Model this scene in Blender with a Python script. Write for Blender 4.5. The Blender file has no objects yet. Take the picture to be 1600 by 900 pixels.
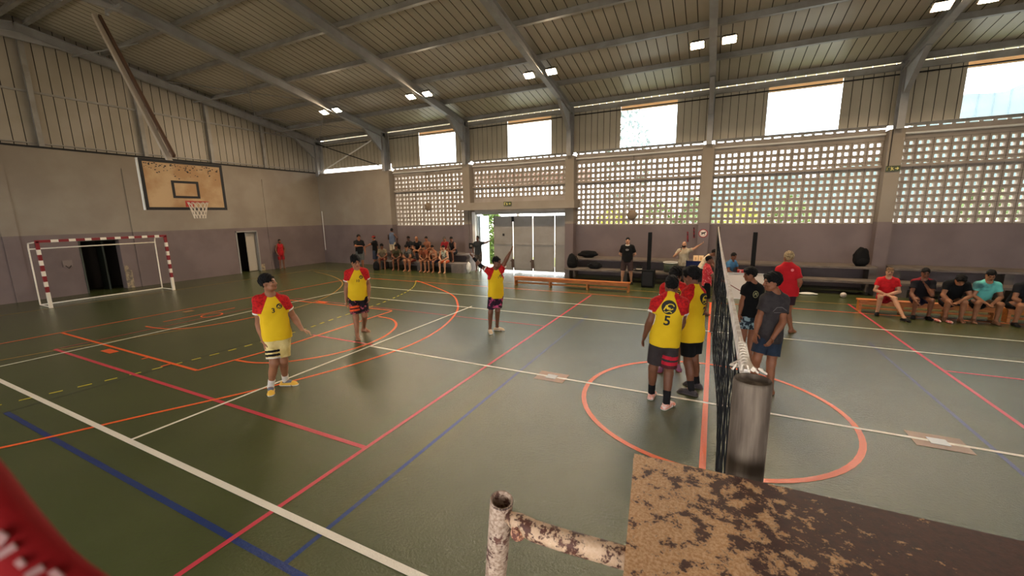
import bpy, bmesh, math, random
import numpy as np
from mathutils import Vector, Matrix
from mathutils.bvhtree import BVHTree
random.seed(7)
C = bpy.context.scene.collection
SC = bpy.context.scene
PI = math.pi

# ------------------------------------------------------------------ camera, sky, exposure
cam = bpy.data.cameras.new('camera')
cam.sensor_width = 36
cam.lens = 635.9 / 1600 * 36
cam.clip_start = 0.02
cam.dof.use_dof = True
cam.dof.focus_distance = 7.0
cam.dof.aperture_fstop = 11.0
camo = bpy.data.objects.new('camera', cam)
C.objects.link(camo)
SC.camera = camo
def cam_axes(yaw, pitch, roll):
    cy, sy, cp, sp, cr, sr = math.cos(yaw), math.sin(yaw), math.cos(pitch), math.sin(pitch), math.cos(roll), math.sin(roll)
    f = Vector((-sy*cp, cy*cp, sp)); r = Vector((cy, sy, 0)); u = r.cross(f)
    return r*cr+u*sr, u*cr-r*sr, f
_r, _u, _f = cam_axes(math.radians(26.33316), math.radians(-10.24368), math.radians(-0.99793))
camo.matrix_world = Matrix(((_r.x, _u.x, -_f.x, 0), (_r.y, _u.y, -_f.y, 0), (_r.z, _u.z, -_f.z, 2.8), (0, 0, 0, 1)))

SKY = 6.0
EXPOSURE = 1.0
LAMP = 330.0
w = bpy.data.worlds.new('World'); SC.world = w; w.use_nodes = True
nt = w.node_tree
bg = nt.nodes['Background']
tc = nt.nodes.new('ShaderNodeTexCoord'); nz = nt.nodes.new('ShaderNodeTexNoise'); cr = nt.nodes.new('ShaderNodeValToRGB')
nz.inputs['Scale'].default_value = 2.2; nz.inputs['Detail'].default_value = 5
cr.color_ramp.elements[0].position = .38; cr.color_ramp.elements[0].color = (.86, .91, .97, 1)
cr.color_ramp.elements[1].position = .56; cr.color_ramp.elements[1].color = (1, .98, .945, 1)
nt.links.new(tc.outputs['Generated'], nz.inputs['Vector']); nt.links.new(nz.outputs['Fac'], cr.inputs['Fac'])
nt.links.new(cr.outputs['Color'], bg.inputs['Color'])
bg.inputs['Strength'].default_value = SKY
SC.view_settings.view_transform = 'Standard'
SC.view_settings.look = 'None'
SC.view_settings.gamma = 1
SC.view_settings.use_curve_mapping = False
SC.view_settings.exposure = EXPOSURE
SC.cycles.use_denoising = True
SC.cycles.max_bounces = 10
SC.cycles.diffuse_bounces = 6
SC.cycles.transparent_max_bounces = 12
SC.cycles.sample_clamp_indirect = 8

# ------------------------------------------------------------------ materials
def lin(c):
    c = [x/255 for x in c]
    return tuple((x/12.92 if x <= .04045 else ((x+.055)/1.055)**2.4) for x in c) + (1,)
MATS = {}
def mat(name, col, rough=.6, metal=0, col2=None, scale=5, lo=.4, hi=.6, bump=0, bscale=80, emit=None, estr=1, spec=.5, detail=6, stretch=(1, 1, 1), sheen=0):
    if name in MATS: return MATS[name]
    m = bpy.data.materials.new(name); m.use_nodes = True
    t = m.node_tree; b = t.nodes['Principled BSDF']
    b.inputs['Base Color'].default_value = lin(col); b.inputs['Roughness'].default_value = rough
    b.inputs['Metallic'].default_value = metal; b.inputs['Specular IOR Level'].default_value = spec
    if sheen: b.inputs['Sheen Weight'].default_value = sheen
    if col2 is not None or bump:
        tc = t.nodes.new('ShaderNodeTexCoord'); mp = t.nodes.new('ShaderNodeMapping'); mp.inputs['Scale'].default_value = stretch
        t.links.new(tc.outputs['Object'], mp.inputs['Vector'])
    if col2 is not None:
        n = t.nodes.new('ShaderNodeTexNoise'); n.inputs['Scale'].default_value = scale; n.inputs['Detail'].default_value = detail
        r = t.nodes.new('ShaderNodeValToRGB')
        r.color_ramp.elements[0].position = lo; r.color_ramp.elements[0].color = lin(col)
        r.color_ramp.elements[1].position = hi; r.color_ramp.elements[1].color = lin(col2)
        t.links.new(mp.outputs['Vector'], n.inputs['Vector']); t.links.new(n.outputs['Fac'], r.inputs['Fac'])
        t.links.new(r.outputs['Color'], b.inputs['Base Color'])
    if bump:
        n2 = t.nodes.new('ShaderNodeTexNoise'); n2.inputs['Scale'].default_value = bscale; n2.inputs['Detail'].default_value = 3
        bp = t.nodes.new('ShaderNodeBump'); bp.inputs['Strength'].default_value = bump; bp.inputs['Distance'].default_value = .01
        t.links.new(mp.outputs['Vector'], n2.inputs['Vector']); t.links.new(n2.outputs['Fac'], bp.inputs['Height'])
        t.links.new(bp.outputs['Normal'], b.inputs['Normal'])
    if emit is not None:
        b.inputs['Emission Color'].default_value = lin(emit); b.inputs['Emission Strength'].default_value = estr
    MATS[name] = m
    return m

FLB = dict(rough=.30, bump=.28, bscale=55)
def floor_mat(name, col, col2=None):
    m = mat(name, col, rough=.22, col2=col2 or col, scale=.8, lo=.3, hi=.7, spec=.85)
    t = m.node_tree; b = t.nodes['Principled BSDF']
    tc = t.nodes.new('ShaderNodeTexCoord')
    n = t.nodes.new('ShaderNodeTexNoise'); n.inputs['Scale'].default_value = 34; n.inputs['Detail'].default_value = 5; n.inputs['Roughness'].default_value = .7
    bp = t.nodes.new('ShaderNodeBump'); bp.inputs['Strength'].default_value = .8; bp.inputs['Distance'].default_value = .009
    t.links.new(tc.outputs['Object'], n.inputs['Vector']); t.links.new(n.outputs['Fac'], bp.inputs['Height'])
    t.links.new(bp.outputs['Normal'], b.inputs['Normal'])
    return m
M_floor = floor_mat('court_green', (76, 82, 48), (66, 74, 40))
M_white = floor_mat('line_white', (236, 226, 208))
M_pink = floor_mat('line_pink', (205, 62, 78))
M_blue = floor_mat('line_blue', (24, 50, 108))
M_orange = floor_mat('line_orange', (238, 100, 48))
M_yellow = floor_mat('line_yellow', (196, 178, 60))
M_ochre = floor_mat('line_ochre', (170, 128, 62))
M_teal = floor_mat('line_teal', (48, 58, 52))
M_sock = floor_mat('socket_plate', (176, 120, 78), (120, 98, 76))
M_sockc = mat('socket_cap', (150, 146, 140), .35, .6)
M_upper = mat('plaster_beige', (146, 135, 121), .85, col2=(136, 124, 110), scale=.7, bump=.15, bscale=40)
M_lower = mat('plaster_mauve', (120, 105, 103), .8, col2=(110, 96, 94), scale=.8, bump=.15, bscale=40)
M_conc = mat('concrete', (116, 105, 98), .85, col2=(100, 91, 85), scale=3, bump=.2, bscale=50)
M_flake = mat('bare_concrete', (168, 150, 120), .9, col2=(110, 100, 92), scale=8, bump=.4)
M_dark = mat('dark_gap', (22, 20, 20), .8)
M_clad = mat('cladding_sheet', (160, 150, 136), .5, col2=(150, 140, 124), scale=.6, spec=.4)
M_roof = mat('roof_sheet', (186, 176, 158), .38, col2=(174, 164, 146), scale=.5, spec=.45)
M_groove = mat('sheet_groove', (40, 35, 31), .7)  # shade inside the grooves put into the colour; one brace rod shares it
M_steel = mat('painted_steel', (158, 156, 154), .45, col2=(146, 143, 140), scale=2)
M_steeld = mat('purlin_steel', (150, 145, 138), .5, col2=(134, 128, 120), scale=2)
M_whitem = mat('white_metal', (225, 222, 216), .4)
M_cream = mat('cream_flashing', (222, 206, 176), .6)
M_block = mat('breeze_block', (166, 154, 142), .85, col2=(154, 142, 130), scale=2.2, bump=.2, bscale=60)
M_joint = mat('block_joint', (92, 80, 72), .9)
M_doorm = mat('door_metal', (150, 143, 135), .5, col2=(140, 133, 125), scale=1.5)
M_black = mat('black_plastic', (13, 13, 14), .75, spec=.25)
M_blackc = mat('black_cloth', (14, 14, 16), .9, spec=.25)
M_wood = mat('bench_wood', (200, 120, 48), .4, col2=(170, 92, 34), scale=3, stretch=(1, 8, 8))
M_red = mat('goal_red', (128, 26, 34), .4)
M_goalw = mat('goal_white', (232, 222, 206), .4)

# ------------------------------------------------------------------ mesh helpers
class MB:
    def __init__(s): s.v = []; s.f = []; s.m = []
    def face(s, pts, mi=0):
        n = len(s.v); s.v += [tuple(p) for p in pts]; s.f.append(tuple(range(n, n+len(pts)))); s.m.append(mi)
    def box(s, lo, hi, mi=0):
        (x0, y0, z0), (x1, y1, z1) = lo, hi
        s.hexa([(x0, y0, z0), (x1, y0, z0), (x1, y1, z0), (x0, y1, z0), (x0, y0, z1), (x1, y0, z1), (x1, y1, z1), (x0, y1, z1)], mi)
    def hexa(s, p, mi=0):
        n = len(s.v); s.v += [tuple(q) for q in p]
        for f in ((0, 3, 2, 1), (4, 5, 6, 7), (0, 1, 5, 4), (1, 2, 6, 5), (2, 3, 7, 6), (3, 0, 4, 7)):
            s.f.append(tuple(n+i for i in f)); s.m.append(mi)
    def beam(s, a, b, w, h, up=(0, 0, 1), mi=0):
        a, b = Vector(a), Vector(b); d = (b-a).normalized(); side = d.cross(Vector(up))
        if side.length < 1e-4: side = d.cross(Vector((1, 0, 0)))
        side.normalize(); u = side.cross(d).normalized()
        P = []
        for q in (a, b):
            P += [q-side*w/2-u*h/2, q+side*w/2-u*h/2, q+side*w/2+u*h/2, q-side*w/2+u*h/2]
        n = len(s.v); s.v += [tuple(q) for q in P]
        for f in ((0, 3, 2, 1), (4, 5, 6, 7), (0, 1, 5, 4), (1, 2, 6, 5), (2, 3, 7, 6), (3, 0, 4, 7)):
            s.f.append(tuple(n+i for i in f)); s.m.append(mi)
    def tube(s, pts, r, n=10, mi=0, cap=True):
        pts = [Vector(p) for p in pts]; rs = r if isinstance(r, (list, tuple)) else [r]*len(pts)
        base = len(s.v); prev = None
        for i, p in enumerate(pts):
            d = (pts[min(i+1, len(pts)-1)]-pts[max(i-1, 0)])
            d = d.normalized() if d.length > 1e-9 else Vector((0, 0, 1))
            a = prev-d*prev.dot(d) if prev is not None else d.orthogonal()
            if a.length < 1e-6: a = d.orthogonal()
            a.normalize(); prev = a; b = d.cross(a)
            for k in range(n):
                t = 2*PI*k/n; s.v.append(tuple(p+(a*math.cos(t)+b*math.sin(t))*rs[i]))
        for i in range(len(pts)-1):
            for k in range(n):
                s.f.append((base+i*n+k, base+i*n+(k+1) % n, base+(i+1)*n+(k+1) % n, base+(i+1)*n+k)); s.m.append(mi)
        if cap:
            s.f.append(tuple(base+k for k in range(n))[::-1]); s.m.append(mi)
            s.f.append(tuple(base+(len(pts)-1)*n+k for k in range(n))); s.m.append(mi)
    def lathe(s, prof, c=(0, 0, 0), n=20, mi=0):
        base = len(s.v)
        for r, z in prof:
            for k in range(n):
                t = 2*PI*k/n; s.v.append((c[0]+r*math.cos(t), c[1]+r*math.sin(t), c[2]+z))
        for i in range(len(prof)-1):
            for k in range(n):
                s.f.append((base+i*n+k, base+i*n+(k+1) % n, base+(i+1)*n+(k+1) % n, base+(i+1)*n+k)); s.m.append(mi)
    def build(s, name, mats, parent=None, smooth=False, bevel=0):
        me = bpy.data.meshes.new(name); me.from_pydata(s.v, [], s.f)
        mats = mats if isinstance(mats, (list, tuple)) else [mats]
        for m in mats: me.materials.append(m)
        me.polygons.foreach_set('material_index', s.m)
        if smooth: me.polygons.foreach_set('use_smooth', [True]*len(s.f))
        me.update()
        o = bpy.data.objects.new(name, me); C.objects.link(o)
        if bevel:
            bm = bmesh.new(); bm.from_mesh(me); bmesh.ops.remove_doubles(bm, verts=bm.verts, dist=1e-5)
            bmesh.ops.bevel(bm, geom=list(bm.edges), offset=bevel, segments=2, affect='EDGES'); bm.to_mesh(me); bm.free()
        if parent is not None: o.parent = parent
        return o
def tag(o, label=None, cat=None, group=None, kind=None):
    if label: o['label'] = label
    if cat: o['category'] = cat
    if group: o['group'] = group
    if kind: o['kind'] = kind
    return o
def empty(name, label=None, cat=None, group=None, kind=None, loc=(0, 0, 0)):
    o = bpy.data.objects.new(name, None); C.objects.link(o); o.location = loc
    return tag(o, label, cat, group, kind)
def put(o, loc, rz=0):
    o.location = loc; o.rotation_euler = (0, 0, rz); return o
def grid_displace(me, amp, sc, seed=0):
    from mathutils import noise
    for v in me.vertices:
        n = noise.noise_vector(Vector(v.co)*sc+Vector((seed, seed*2, 0)))
        v.co += n*amp
def catmull(P, n=8):
    P = [Vector((*p, 0)) if len(p) == 2 else Vector(p) for p in P]; out = []
    for i in range(len(P)-1):
        a, b, c, d = P[max(i-1, 0)], P[i], P[i+1], P[min(i+2, len(P)-1)]
        for k in range(n):
            t = k/n
            out.append(.5*((2*b)+(c-a)*t+(2*a-5*b+4*c-d)*t*t+(3*b-a-3*c+d)*t**3))
    return out+[P[-1]]

# ================================================================== THE HALL
XL, YF, YC = -22.2, 18.0, 18.4       # left wall, pillar faces, block screens
FR = [-22.0, -16.65, -11.4, -5.95, -0.38, 5.15, 10.65, 16.2, 21.9]   # frame lines
XR, YN = 22.2, -5.6
RIDGE = 6.27
def zroof(y): return 7.62+.19*(18-y) if y > RIDGE else 7.62+.19*(18-(2*RIDGE-y))

# ---- floor with every court line in it
fb = MB()
fb.face([(XL-1.6, YN, 0), (XR, YN, 0), (XR, 18.75, 0), (XL-1.6, 18.75, 0)], 0)
fm = [M_floor, M_white, M_pink, M_blue, M_orange, M_yellow, M_ochre, M_teal, M_sock]
STRIPS = [0]
def strip(pts, wd, mi, z, closed=False):
    STRIPS[0] += 1; z += STRIPS[0]*.000012
    pts = [Vector((p[0], p[1], 0)) for p in pts]; L = []
    n = len(pts)
    for i, p in enumerate(pts):
        d = (pts[(i+1) % n]-pts[i-1]) if closed else (pts[min(i+1, n-1)]-pts[max(i-1, 0)])
        d.normalize(); s = Vector((-d.y, d.x, 0))*wd/2; L.append((p+s, p-s))
    for i in range(n if closed else n-1):
        a, b = L[i], L[(i+1) % n]
        fb.face([(a[1].x, a[1].y, z), (b[1].x, b[1].y, z), (b[0].x, b[0].y, z), (a[0].x, a[0].y, z)], mi)
def rect(x0, x1, y, wd, mi, z): strip([(x0, y), (x1, y)], wd, mi, z)
def recty(x, y0, y1, wd, mi, z): strip([(x, y0), (x, y1)], wd, mi, z)
def circ(cx, cy, r, a0=0, a1=2*PI, n=64): return [(cx+r*math.cos(a0+(a1-a0)*i/n), cy+r*math.sin(a0+(a1-a0)*i/n)) for i in range(n+1)]
# blue volleyball court
for y in (1.73, 10.76): rect(-9.4, 9.4, y, .05 if y > 5 else .06, 3 if y < 5 else 7, .0012)
recty(-9.4, 1.7, 10.8, .045, 7, .0012); recty(9.4, 1.7, 10.8, .05, 3, .0012)
recty(-3.0, 1.73, 10.76, .05, 3, .0012); recty(3.1, 1.73, 10.76, .05, 3, .0012)
# yellow / ochre handball arcs
strip(catmull([(-13.6, .9), (-13.14, 2.52), (-12.95, 3.35), (-12.4, 4.9), (-11.95, 6.2), (-11.72, 8.0), (-12.16, 9.48), (-12.95, 10.84), (-14.35, 12.39), (-16.38, 13.62), (-18.99, 14.6)]), .05, 6, .0016)
cur = catmull([(-10.1, .6), (-9.85, 1.85), (-9.67, 2.6), (-9.48, 3.5), (-9.33, 4.38), (-9.24, 5.3), (-9.25, 6.64), (-9.39, 7.5), (-9.53, 8.6), (-9.72, 10.0), (-10.0, 11.0), (-10.35, 12.0), (-10.9, 13.0), (-11.8, 14.2)], 40)
acc, on, seg = 0, True, []
for a, b in zip(cur, cur[1:]):
    if on: seg.append(a)
    acc += (b-a).length
    if acc > .155:
        if on and len(seg) > 1: strip([(p.x, p.y) for p in seg+[b]], .05, 5, .0016)
        acc = 0; on = not on; seg = []
rect(-19.6, 19.6, 15.0, .05, 6, .0016); recty(-19.55, -3.5, 15, .05, 6, .0016)
# pink badminton-size court
recty(-3.68, -1.5, 13.6, .055, 2, .002); recty(3.73, -1.5, 15.05, .055, 2, .002)
rect(-13.1, -3.68, 3.3, .065, 2, .002); rect(3.73, 13.1, 9.3, .045, 2, .002); rect(-13.1, -3.68, 9.3, .03, 2, .002); rect(3.73, 13.1, 3.3, .065, 2, .002)
rect(-8.6, -6.6, 6.4, .05, 2, .002)
recty(-13.1, 3.3, 9.3, .03, 2, .002)
# orange basketball
strip(circ(.05, 6.27, 1.77), .07, 4, .0024, False)
recty(.05, -1.2, 13.8, .07, 4, .0024)
rect(-14.95, 14.9, 13.8, .045, 4, .0024); recty(-14.95, -1.2, 13.8, .05, 4, .0024)
strip([(-14.9, 3.94), (-8.6, 3.9)], .06, 4, .0024); strip([(-8.6, 3.9), (-8.42, 5.5), (-8.55, 9.1)], .06, 4, .0024); strip([(-8.6, 9.15), (-14.9, 8.95)], .06, 4, .0024)
strip([(-11.95, 3.75), (-11.5, 3.75)], .16, 4, .0025); strip([(-10.4, 3.78), (-10.4, 3.92)], .06, 4, .0024); strip([(-9.5, 3.72), (-9.5, 3.9)], .06, 4, .0024)
strip([(-11.95, 9.2), (-11.5, 9.2)], .16, 4, .0025)
strip(catmull([(-8.5, 4.55), (-7.96, 4.62), (-7.4, 4.95), (-6.9, 5.75), (-6.83, 6.8), (-7.2, 7.75), (-7.8, 8.3), (-8.43, 8.42)]), .06, 4, .0024)
strip(catmull([(-9.3, -.5), (-8.6, .5), (-7.94, 1.35), (-7.28, 2.62), (-6.6, 3.95), (-6.07, 5.4), (-5.86, 6.8), (-6.05, 8.16), (-6.57, 9.56), (-7.24, 10.67), (-8.36, 11.94), (-10.43, 13.33), (-11.6, 14.0)]), .06, 4, .0024)
strip(catmull([(-13.58, 5.15), (-12.95, 5.2), (-12.4, 5.4), (-12.0, 5.95), (-11.82, 6.8), (-11.9, 7.6), (-12.4, 8.2), (-13.3, 8.5)]), .05, 4, .0024)
strip(circ(-13.27, 6.62, .26, n=24), .04, 4, .0024); strip([(-13.71, 5.6), (-13.66, 7.5)], .05, 4, .0024)
# white tennis court
rect(-12.65, 12.6, 2.13, .07, 1, .003); rect(-11.4, 11.4, 10.38, .05, 1, .003); rect(-12.5, 11.9, 12.05, .05, 1, .003)
rect(-6.65, 6.65, 6.31, .055, 1, .003); recty(-6.63, 2.13, 10.55, .05, 1, .003); recty(6.68, 2.13, 10.4, .05, 1, .003)
strip([(-12.55, -.4), (-12.56, 3.9), (-12.68, 7.6), (-12.6, 12.05)], .05, 1, .003); recty(12.6, -.4, 12.05, .05, 1, .003)
for sx in (-2.38, 2.6):
    fb.face([(sx-.26, 6.12, .0036), (sx+.26, 6.12, .0036), (sx+.26, 6.5, .0036), (sx-.26, 6.5, .0036)], 8)
for (x0, y0) in ((-14.55, 6.62),):
    fb.face([(x0-.13, y0-.13, .0036), (x0+.13, y0-.13, .0036), (x0+.13, y0+.13, .0036), (x0-.13, y0+.13, .0036)], 8)
floor = tag(fb.build('floor', fm), 'green sports hall floor painted with white, pink, blue, orange and yellow court lines', 'floor', kind='structure')
for sx in (-2.38, 2.6):
    m = MB(); m.box((sx-.09, 6.23, .003), (sx+.09, 6.39, .009)); m.build('socket_cover', M_sockc, floor)

# ---- corrugated sheet helper: panels with narrow dark ribs along a direction
def sheet(mb, o, du, dv, nu, pitch, gw, depth, nrm, off=0):
    """o origin, du unit along ribs count direction (length nu m), dv full vector along the rib, nrm toward the room"""
    o, du, dv, nrm = Vector(o), Vector(du), Vector(dv), Vector(nrm)
    u = 0.0; first = True
    edges = []
    k = math.ceil(off/pitch)
    cuts = []
    x = pitch-off % pitch
    while x < nu-gw: cuts.append(x); x += pitch
    prev = 0
    for c in cuts+[None]:
        e = c-gw/2 if c is not None else nu
        a, b = o+du*prev, o+du*e
        mb.face([a, b, b+dv, a+dv], 0)
        if c is not None:
            g0, g1 = o+du*(c-gw/2), o+du*(c+gw/2)
            h0, h1 = g0-nrm*depth, g1-nrm*depth
            mb.face([g0, h0, h0+dv, g0+dv], 1); mb.face([h0, h1, h1+dv, h0+dv], 1); mb.face([h1, g1, g1+dv, h1+dv], 1)
            prev = c+gw/2

# ---- ceiling: two roof slopes, frames, purlins
cb = MB()
ye = 18.75; L = ye-RIDGE
sheet(cb, (XL, ye, zroof(ye)), (1, 0, 0), (0, RIDGE-ye, zroof(RIDGE)-zroof(ye)), XR-XL, .31, .022, .05, (0, 0, -1))
sheet(cb, (XL, 2*RIDGE-ye, zroof(ye)), (1, 0, 0), (0, ye-RIDGE, zroof(RIDGE)-zroof(ye)), XR-XL, .31, .022, .05, (0, 0, -1))
ceiling = tag(cb.build('ceiling', [M_roof, M_groove]), 'ribbed metal roof lining over the sports hall', 'ceiling', kind='structure')
rt = MB()
for sg in (1, -1):
    y0 = ye if sg > 0 else 2*RIDGE-ye
    rt.face([(XL-.3, y0, zroof(y0)+.12), (XR+.3, y0, zroof(y0)+.12), (XR+.3, RIDGE, zroof(RIDGE)+.12), (XL-.3, RIDGE, zroof(RIDGE)+.12)])
rt.build('roof_skin', M_steeld, ceiling)
for y in (18.2, 16.3, 14.4, 12.5, 10.6, 8.6, 6.6, 5.94, 3.94, 1.94, .04, -1.86, -3.76):
    m = MB(); z = zroof(y)-.1
    m.beam((XL, y, z), (XR, y, z), .07, .19); m.beam((XL, y-.05, z-.09), (XR, y-.05, z-.09), .1, .012)
    m.build('purlin', M_steeld, ceiling)
def ibeam(m, a, b, w_, h_, up):
    a, b = Vector(a), Vector(b); d = (b-a).normalized(); s = d.cross(Vector(up)).normalized(); u = s.cross(d).normalized()
    m.beam(a, b, .012, h_, up); m.beam(a+u*h_/2, b+u*h_/2, w_, .016, up); m.beam(a-u*h_/2, b-u*h_/2, w_, .016, up)
for i, x in enumerate(FR):
    m = MB()
    dz = .42
    for sg in (1, -1):
        ya = 18.25 if sg > 0 else 2*RIDGE-18.25
        ibeam(m, (x, ya, zroof(ya)-dz+.06), (x, RIDGE, zroof(RIDGE)-dz), .2, .3, (0, 0, 1))
        # haunch plate at the eaves
        yh, yw_ = (16.55, 17.75) if sg > 0 else (2*RIDGE-16.55, 2*RIDGE-17.75)
        zt = zroof(18)-.5
        P = [(yh, zroof(yh)-.58), (yw_, zroof(yw_)-.58), (yw_, 6.35)]
        m.hexa([(x-.07, P[0][0], P[0][1]), (x+.07, P[0][0], P[0][1]), (x+.07, P[2][0], P[2][1]), (x-.07, P[2][0], P[2][1]),
                (x-.07, P[0][0], P[0][1]+.02), (x+.07, P[0][0], P[0][1]+.02), (x+.07, P[1][0], P[1][1]), (x-.07, P[1][0], P[1][1])])
    # apex haunch
    m.hexa([(x-.05, RIDGE-1.2, zroof(RIDGE-1.2)-.58), (x+.05, RIDGE-1.2, zroof(RIDGE-1.2)-.58), (x+.05, RIDGE+1.2, zroof(RIDGE+1.2)-.58), (x-.05, RIDGE+1.2, zroof(RIDGE+1.2)-.58),
            (x-.05, RIDGE-.1, zroof(RIDGE)-.5), (x+.05, RIDGE-.1, zroof(RIDGE)-.5), (x+.05, RIDGE+.1, zroof(RIDGE)-.5), (x-.05, RIDGE+.1, zroof(RIDGE)-.5)])
    m.build('rafter', M_steel, ceiling)
    for ys in (18.0, 2*RIDGE-18.0):
        m = MB(); ibeam(m, (x, ys, 5.3), (x, ys, zroof(18)-.3), .2, .3, (0, 1, 0))
        if ys > 0: m.beam((x+.02, ys+.3, 5.4), (x+.02, ys+.3, zroof(18)-.25), .14, .1, (0, 1, 0))
        m.build('column', M_steel, ceiling)
# sag rods and wind bracing in the first bay
def rod(a, b, r=.018, name='brace_rod', mt=M_steel, par=None):
    m = MB(); m.tube([a, b], r, 6); return m.build(name, mt, par or ceiling)
ZR = lambda y, d=.22: zroof(y)-d
for (xa, ya, xb, yb) in ((-22, 18.2, -16.65, 14.4), (-22, 14.4, -16.65, 18.2), (-22, 10.6, -16.65, 14.4), (-22, 14.4, -16.65, 10.6)):
    rod((xa, ya, ZR(ya)), (xb, yb, ZR(yb)))
for y in (16.3, 12.5, 8.6):
    rod((-19.3, y, ZR(y)), (-21.9, y-1.0, ZR(y-1.0)-.5), .025); 
rod((-21.9, 17.97, 5.5), (-16.8, 17.97, 7.25), .035, 'brace_rod', M_whitem); rod((-21.9, 17.9, 7.2), (-16.8, 17.9, 5.55), .03, 'brace_rod', M_groove)

# ---- left wall
lb = MB(); ZB = 2.34
D2, D3 = (6.82, 8.05, 2.1), (12.72, 13.85, 2.18)
T = .35
def wall_seg(m, y0, y1, z0, z1, mi): m.box((XL-T, y0, z0), (XL, y1, z1), mi)
ys = [YN, D2[0], D2[1], D3[0], D3[1], 18.75]
wall_seg(lb, ys[0], ys[1], 0, ZB, 1); wall_seg(lb, ys[2], ys[3], 0, ZB, 1); wall_seg(lb, ys[4], ys[5], 0, ZB, 1)
wall_seg(lb, D2[0], D2[1], D2[2], ZB, 1); wall_seg(lb, D3[0], D3[1], D3[2], ZB, 1)
wall_seg(lb, ys[0], ys[5], ZB, 5.5, 0)
for (y0, y1, zt) in ((8.55, 9.0, 4.95), (4.95, 5.35, 5.3), (14.45, 14.9, 4.9)):   # shallow render strips
    lb.box((XL-.01, y0, ZB), (XL+.03, y1, zt), 0); lb.box((XL-.01, y0, 0), (XL+.03, y1, ZB), 1)
wall_left = tag(lb.build('wall_left', [M_upper, M_lower]), 'end wall, beige above a mauve band, behind the goal', 'wall', kind='structure')
m = MB()
for (y0, y1, z0, z1) in ((8.07, 8.3, 0, .75), (8.06, 8.2, .7, .95), (5.0, 5.25, .1, .5), (13.87, 14.05, 0, .35)):
    m.box((XL-.01, y0, z0), (XL+.02, y1, z1))
m.build('broken_plaster', M_flake, wall_left)
m = MB()
yg = [YN+.1, 18.6]
# gable cladding in vertical sheets up to the rake
y = -5.4; k = 0
while y < 18.5:
    y1 = min(y+.31, 18.6)
    za, zb = zroof(y)+.1, zroof(y1)+.1
    g = .011
    m.face([(XL-.12, y+g, 5.5), (XL-.12, y1-g, 5.5), (XL-.12, y1-g, zb), (XL-.12, y+g, za)], 0)
    m.face([(XL-.17, y1-g, 5.5), (XL-.17, y1+g, 5.5), (XL-.17, y1+g, zb), (XL-.17, y1-g, zb)], 1)
    m.face([(XL-.12, y1-g, 5.5), (XL-.17, y1-g, 5.5), (XL-.17, y1-g, zb), (XL-.12, y1-g, zb)], 1)
    m.face([(XL-.17, y1+g, 5.5), (XL-.12, y1+g, 5.5), (XL-.12, y1+g, zb), (XL-.17, y1+g, zb)], 1)
    y = y1
m.build('gable_cladding', [M_clad, M_groove], wall_left)
for yy in (9.5, 12.15, 14.8, 6.4, 3.0, .2):
    m = MB(); m.box((XL-.1, yy-.07, 5.5), (XL+.04, yy+.07, zroof(yy)-.4)); m.build('gable_post', M_steeld, wall_left)
m = MB(); m.box((XL-.1, YN, 7.38), (XL-.04, 18.4, 7.45)); m.build('gable_girt', M_steeld, wall_left)
m = MB(); m.box((XL-.1, YN, 5.62), (XL-.05, 18.4, 5.66)); m.build('gable_girt', M_steeld, wall_left)
m = MB()
m.box((XL-.02, YN, 5.47), (XL+.05, 18.0, 5.53)); m.build('coping', M_dark, wall_left)
# rooms behind the two doorways
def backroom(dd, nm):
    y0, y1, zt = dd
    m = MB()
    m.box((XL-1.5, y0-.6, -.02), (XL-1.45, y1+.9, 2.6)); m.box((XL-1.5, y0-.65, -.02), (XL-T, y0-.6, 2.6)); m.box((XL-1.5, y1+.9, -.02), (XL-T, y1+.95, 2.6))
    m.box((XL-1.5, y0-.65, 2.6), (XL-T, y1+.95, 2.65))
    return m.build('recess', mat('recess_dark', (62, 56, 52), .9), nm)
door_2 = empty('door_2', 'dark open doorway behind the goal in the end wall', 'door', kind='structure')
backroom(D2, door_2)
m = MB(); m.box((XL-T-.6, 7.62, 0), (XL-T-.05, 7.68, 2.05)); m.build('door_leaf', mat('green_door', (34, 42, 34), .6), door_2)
m = MB(); m.box((XL-.2, D2[0], 0), (XL+.02, D2[0]+.05, 2.1)); m.box((XL-.2, D2[0]+.05, 2.05), (XL+.02, D2[1], 2.1)); m.build('door_frame', mat('dark_frame', (62, 66, 58), .6), door_2)
door_3 = empty('door_3', 'doorway with a white door standing half open near the far corner', 'door', kind='structure')
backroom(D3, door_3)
m = MB(); m.box((XL-T+.1, 13.33, .02), (XL-T+.14, 13.85, 2.12)); m.build('door_leaf', mat('white_door', (176, 166, 152), .6), door_3)
m = MB(); m.box((XL-.15, D3[0], 0), (XL+.03, D3[0]+.06, 2.18)); m.box((XL-.15, D3[1]-.05, 0), (XL+.03, D3[1], 2.18)); m.box((XL-.15, D3[0], 2.12), (XL+.03, D3[1], 2.18)); m.build('door_frame', mat('grey_frame', (150, 146, 140), .5), door_3)

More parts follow.
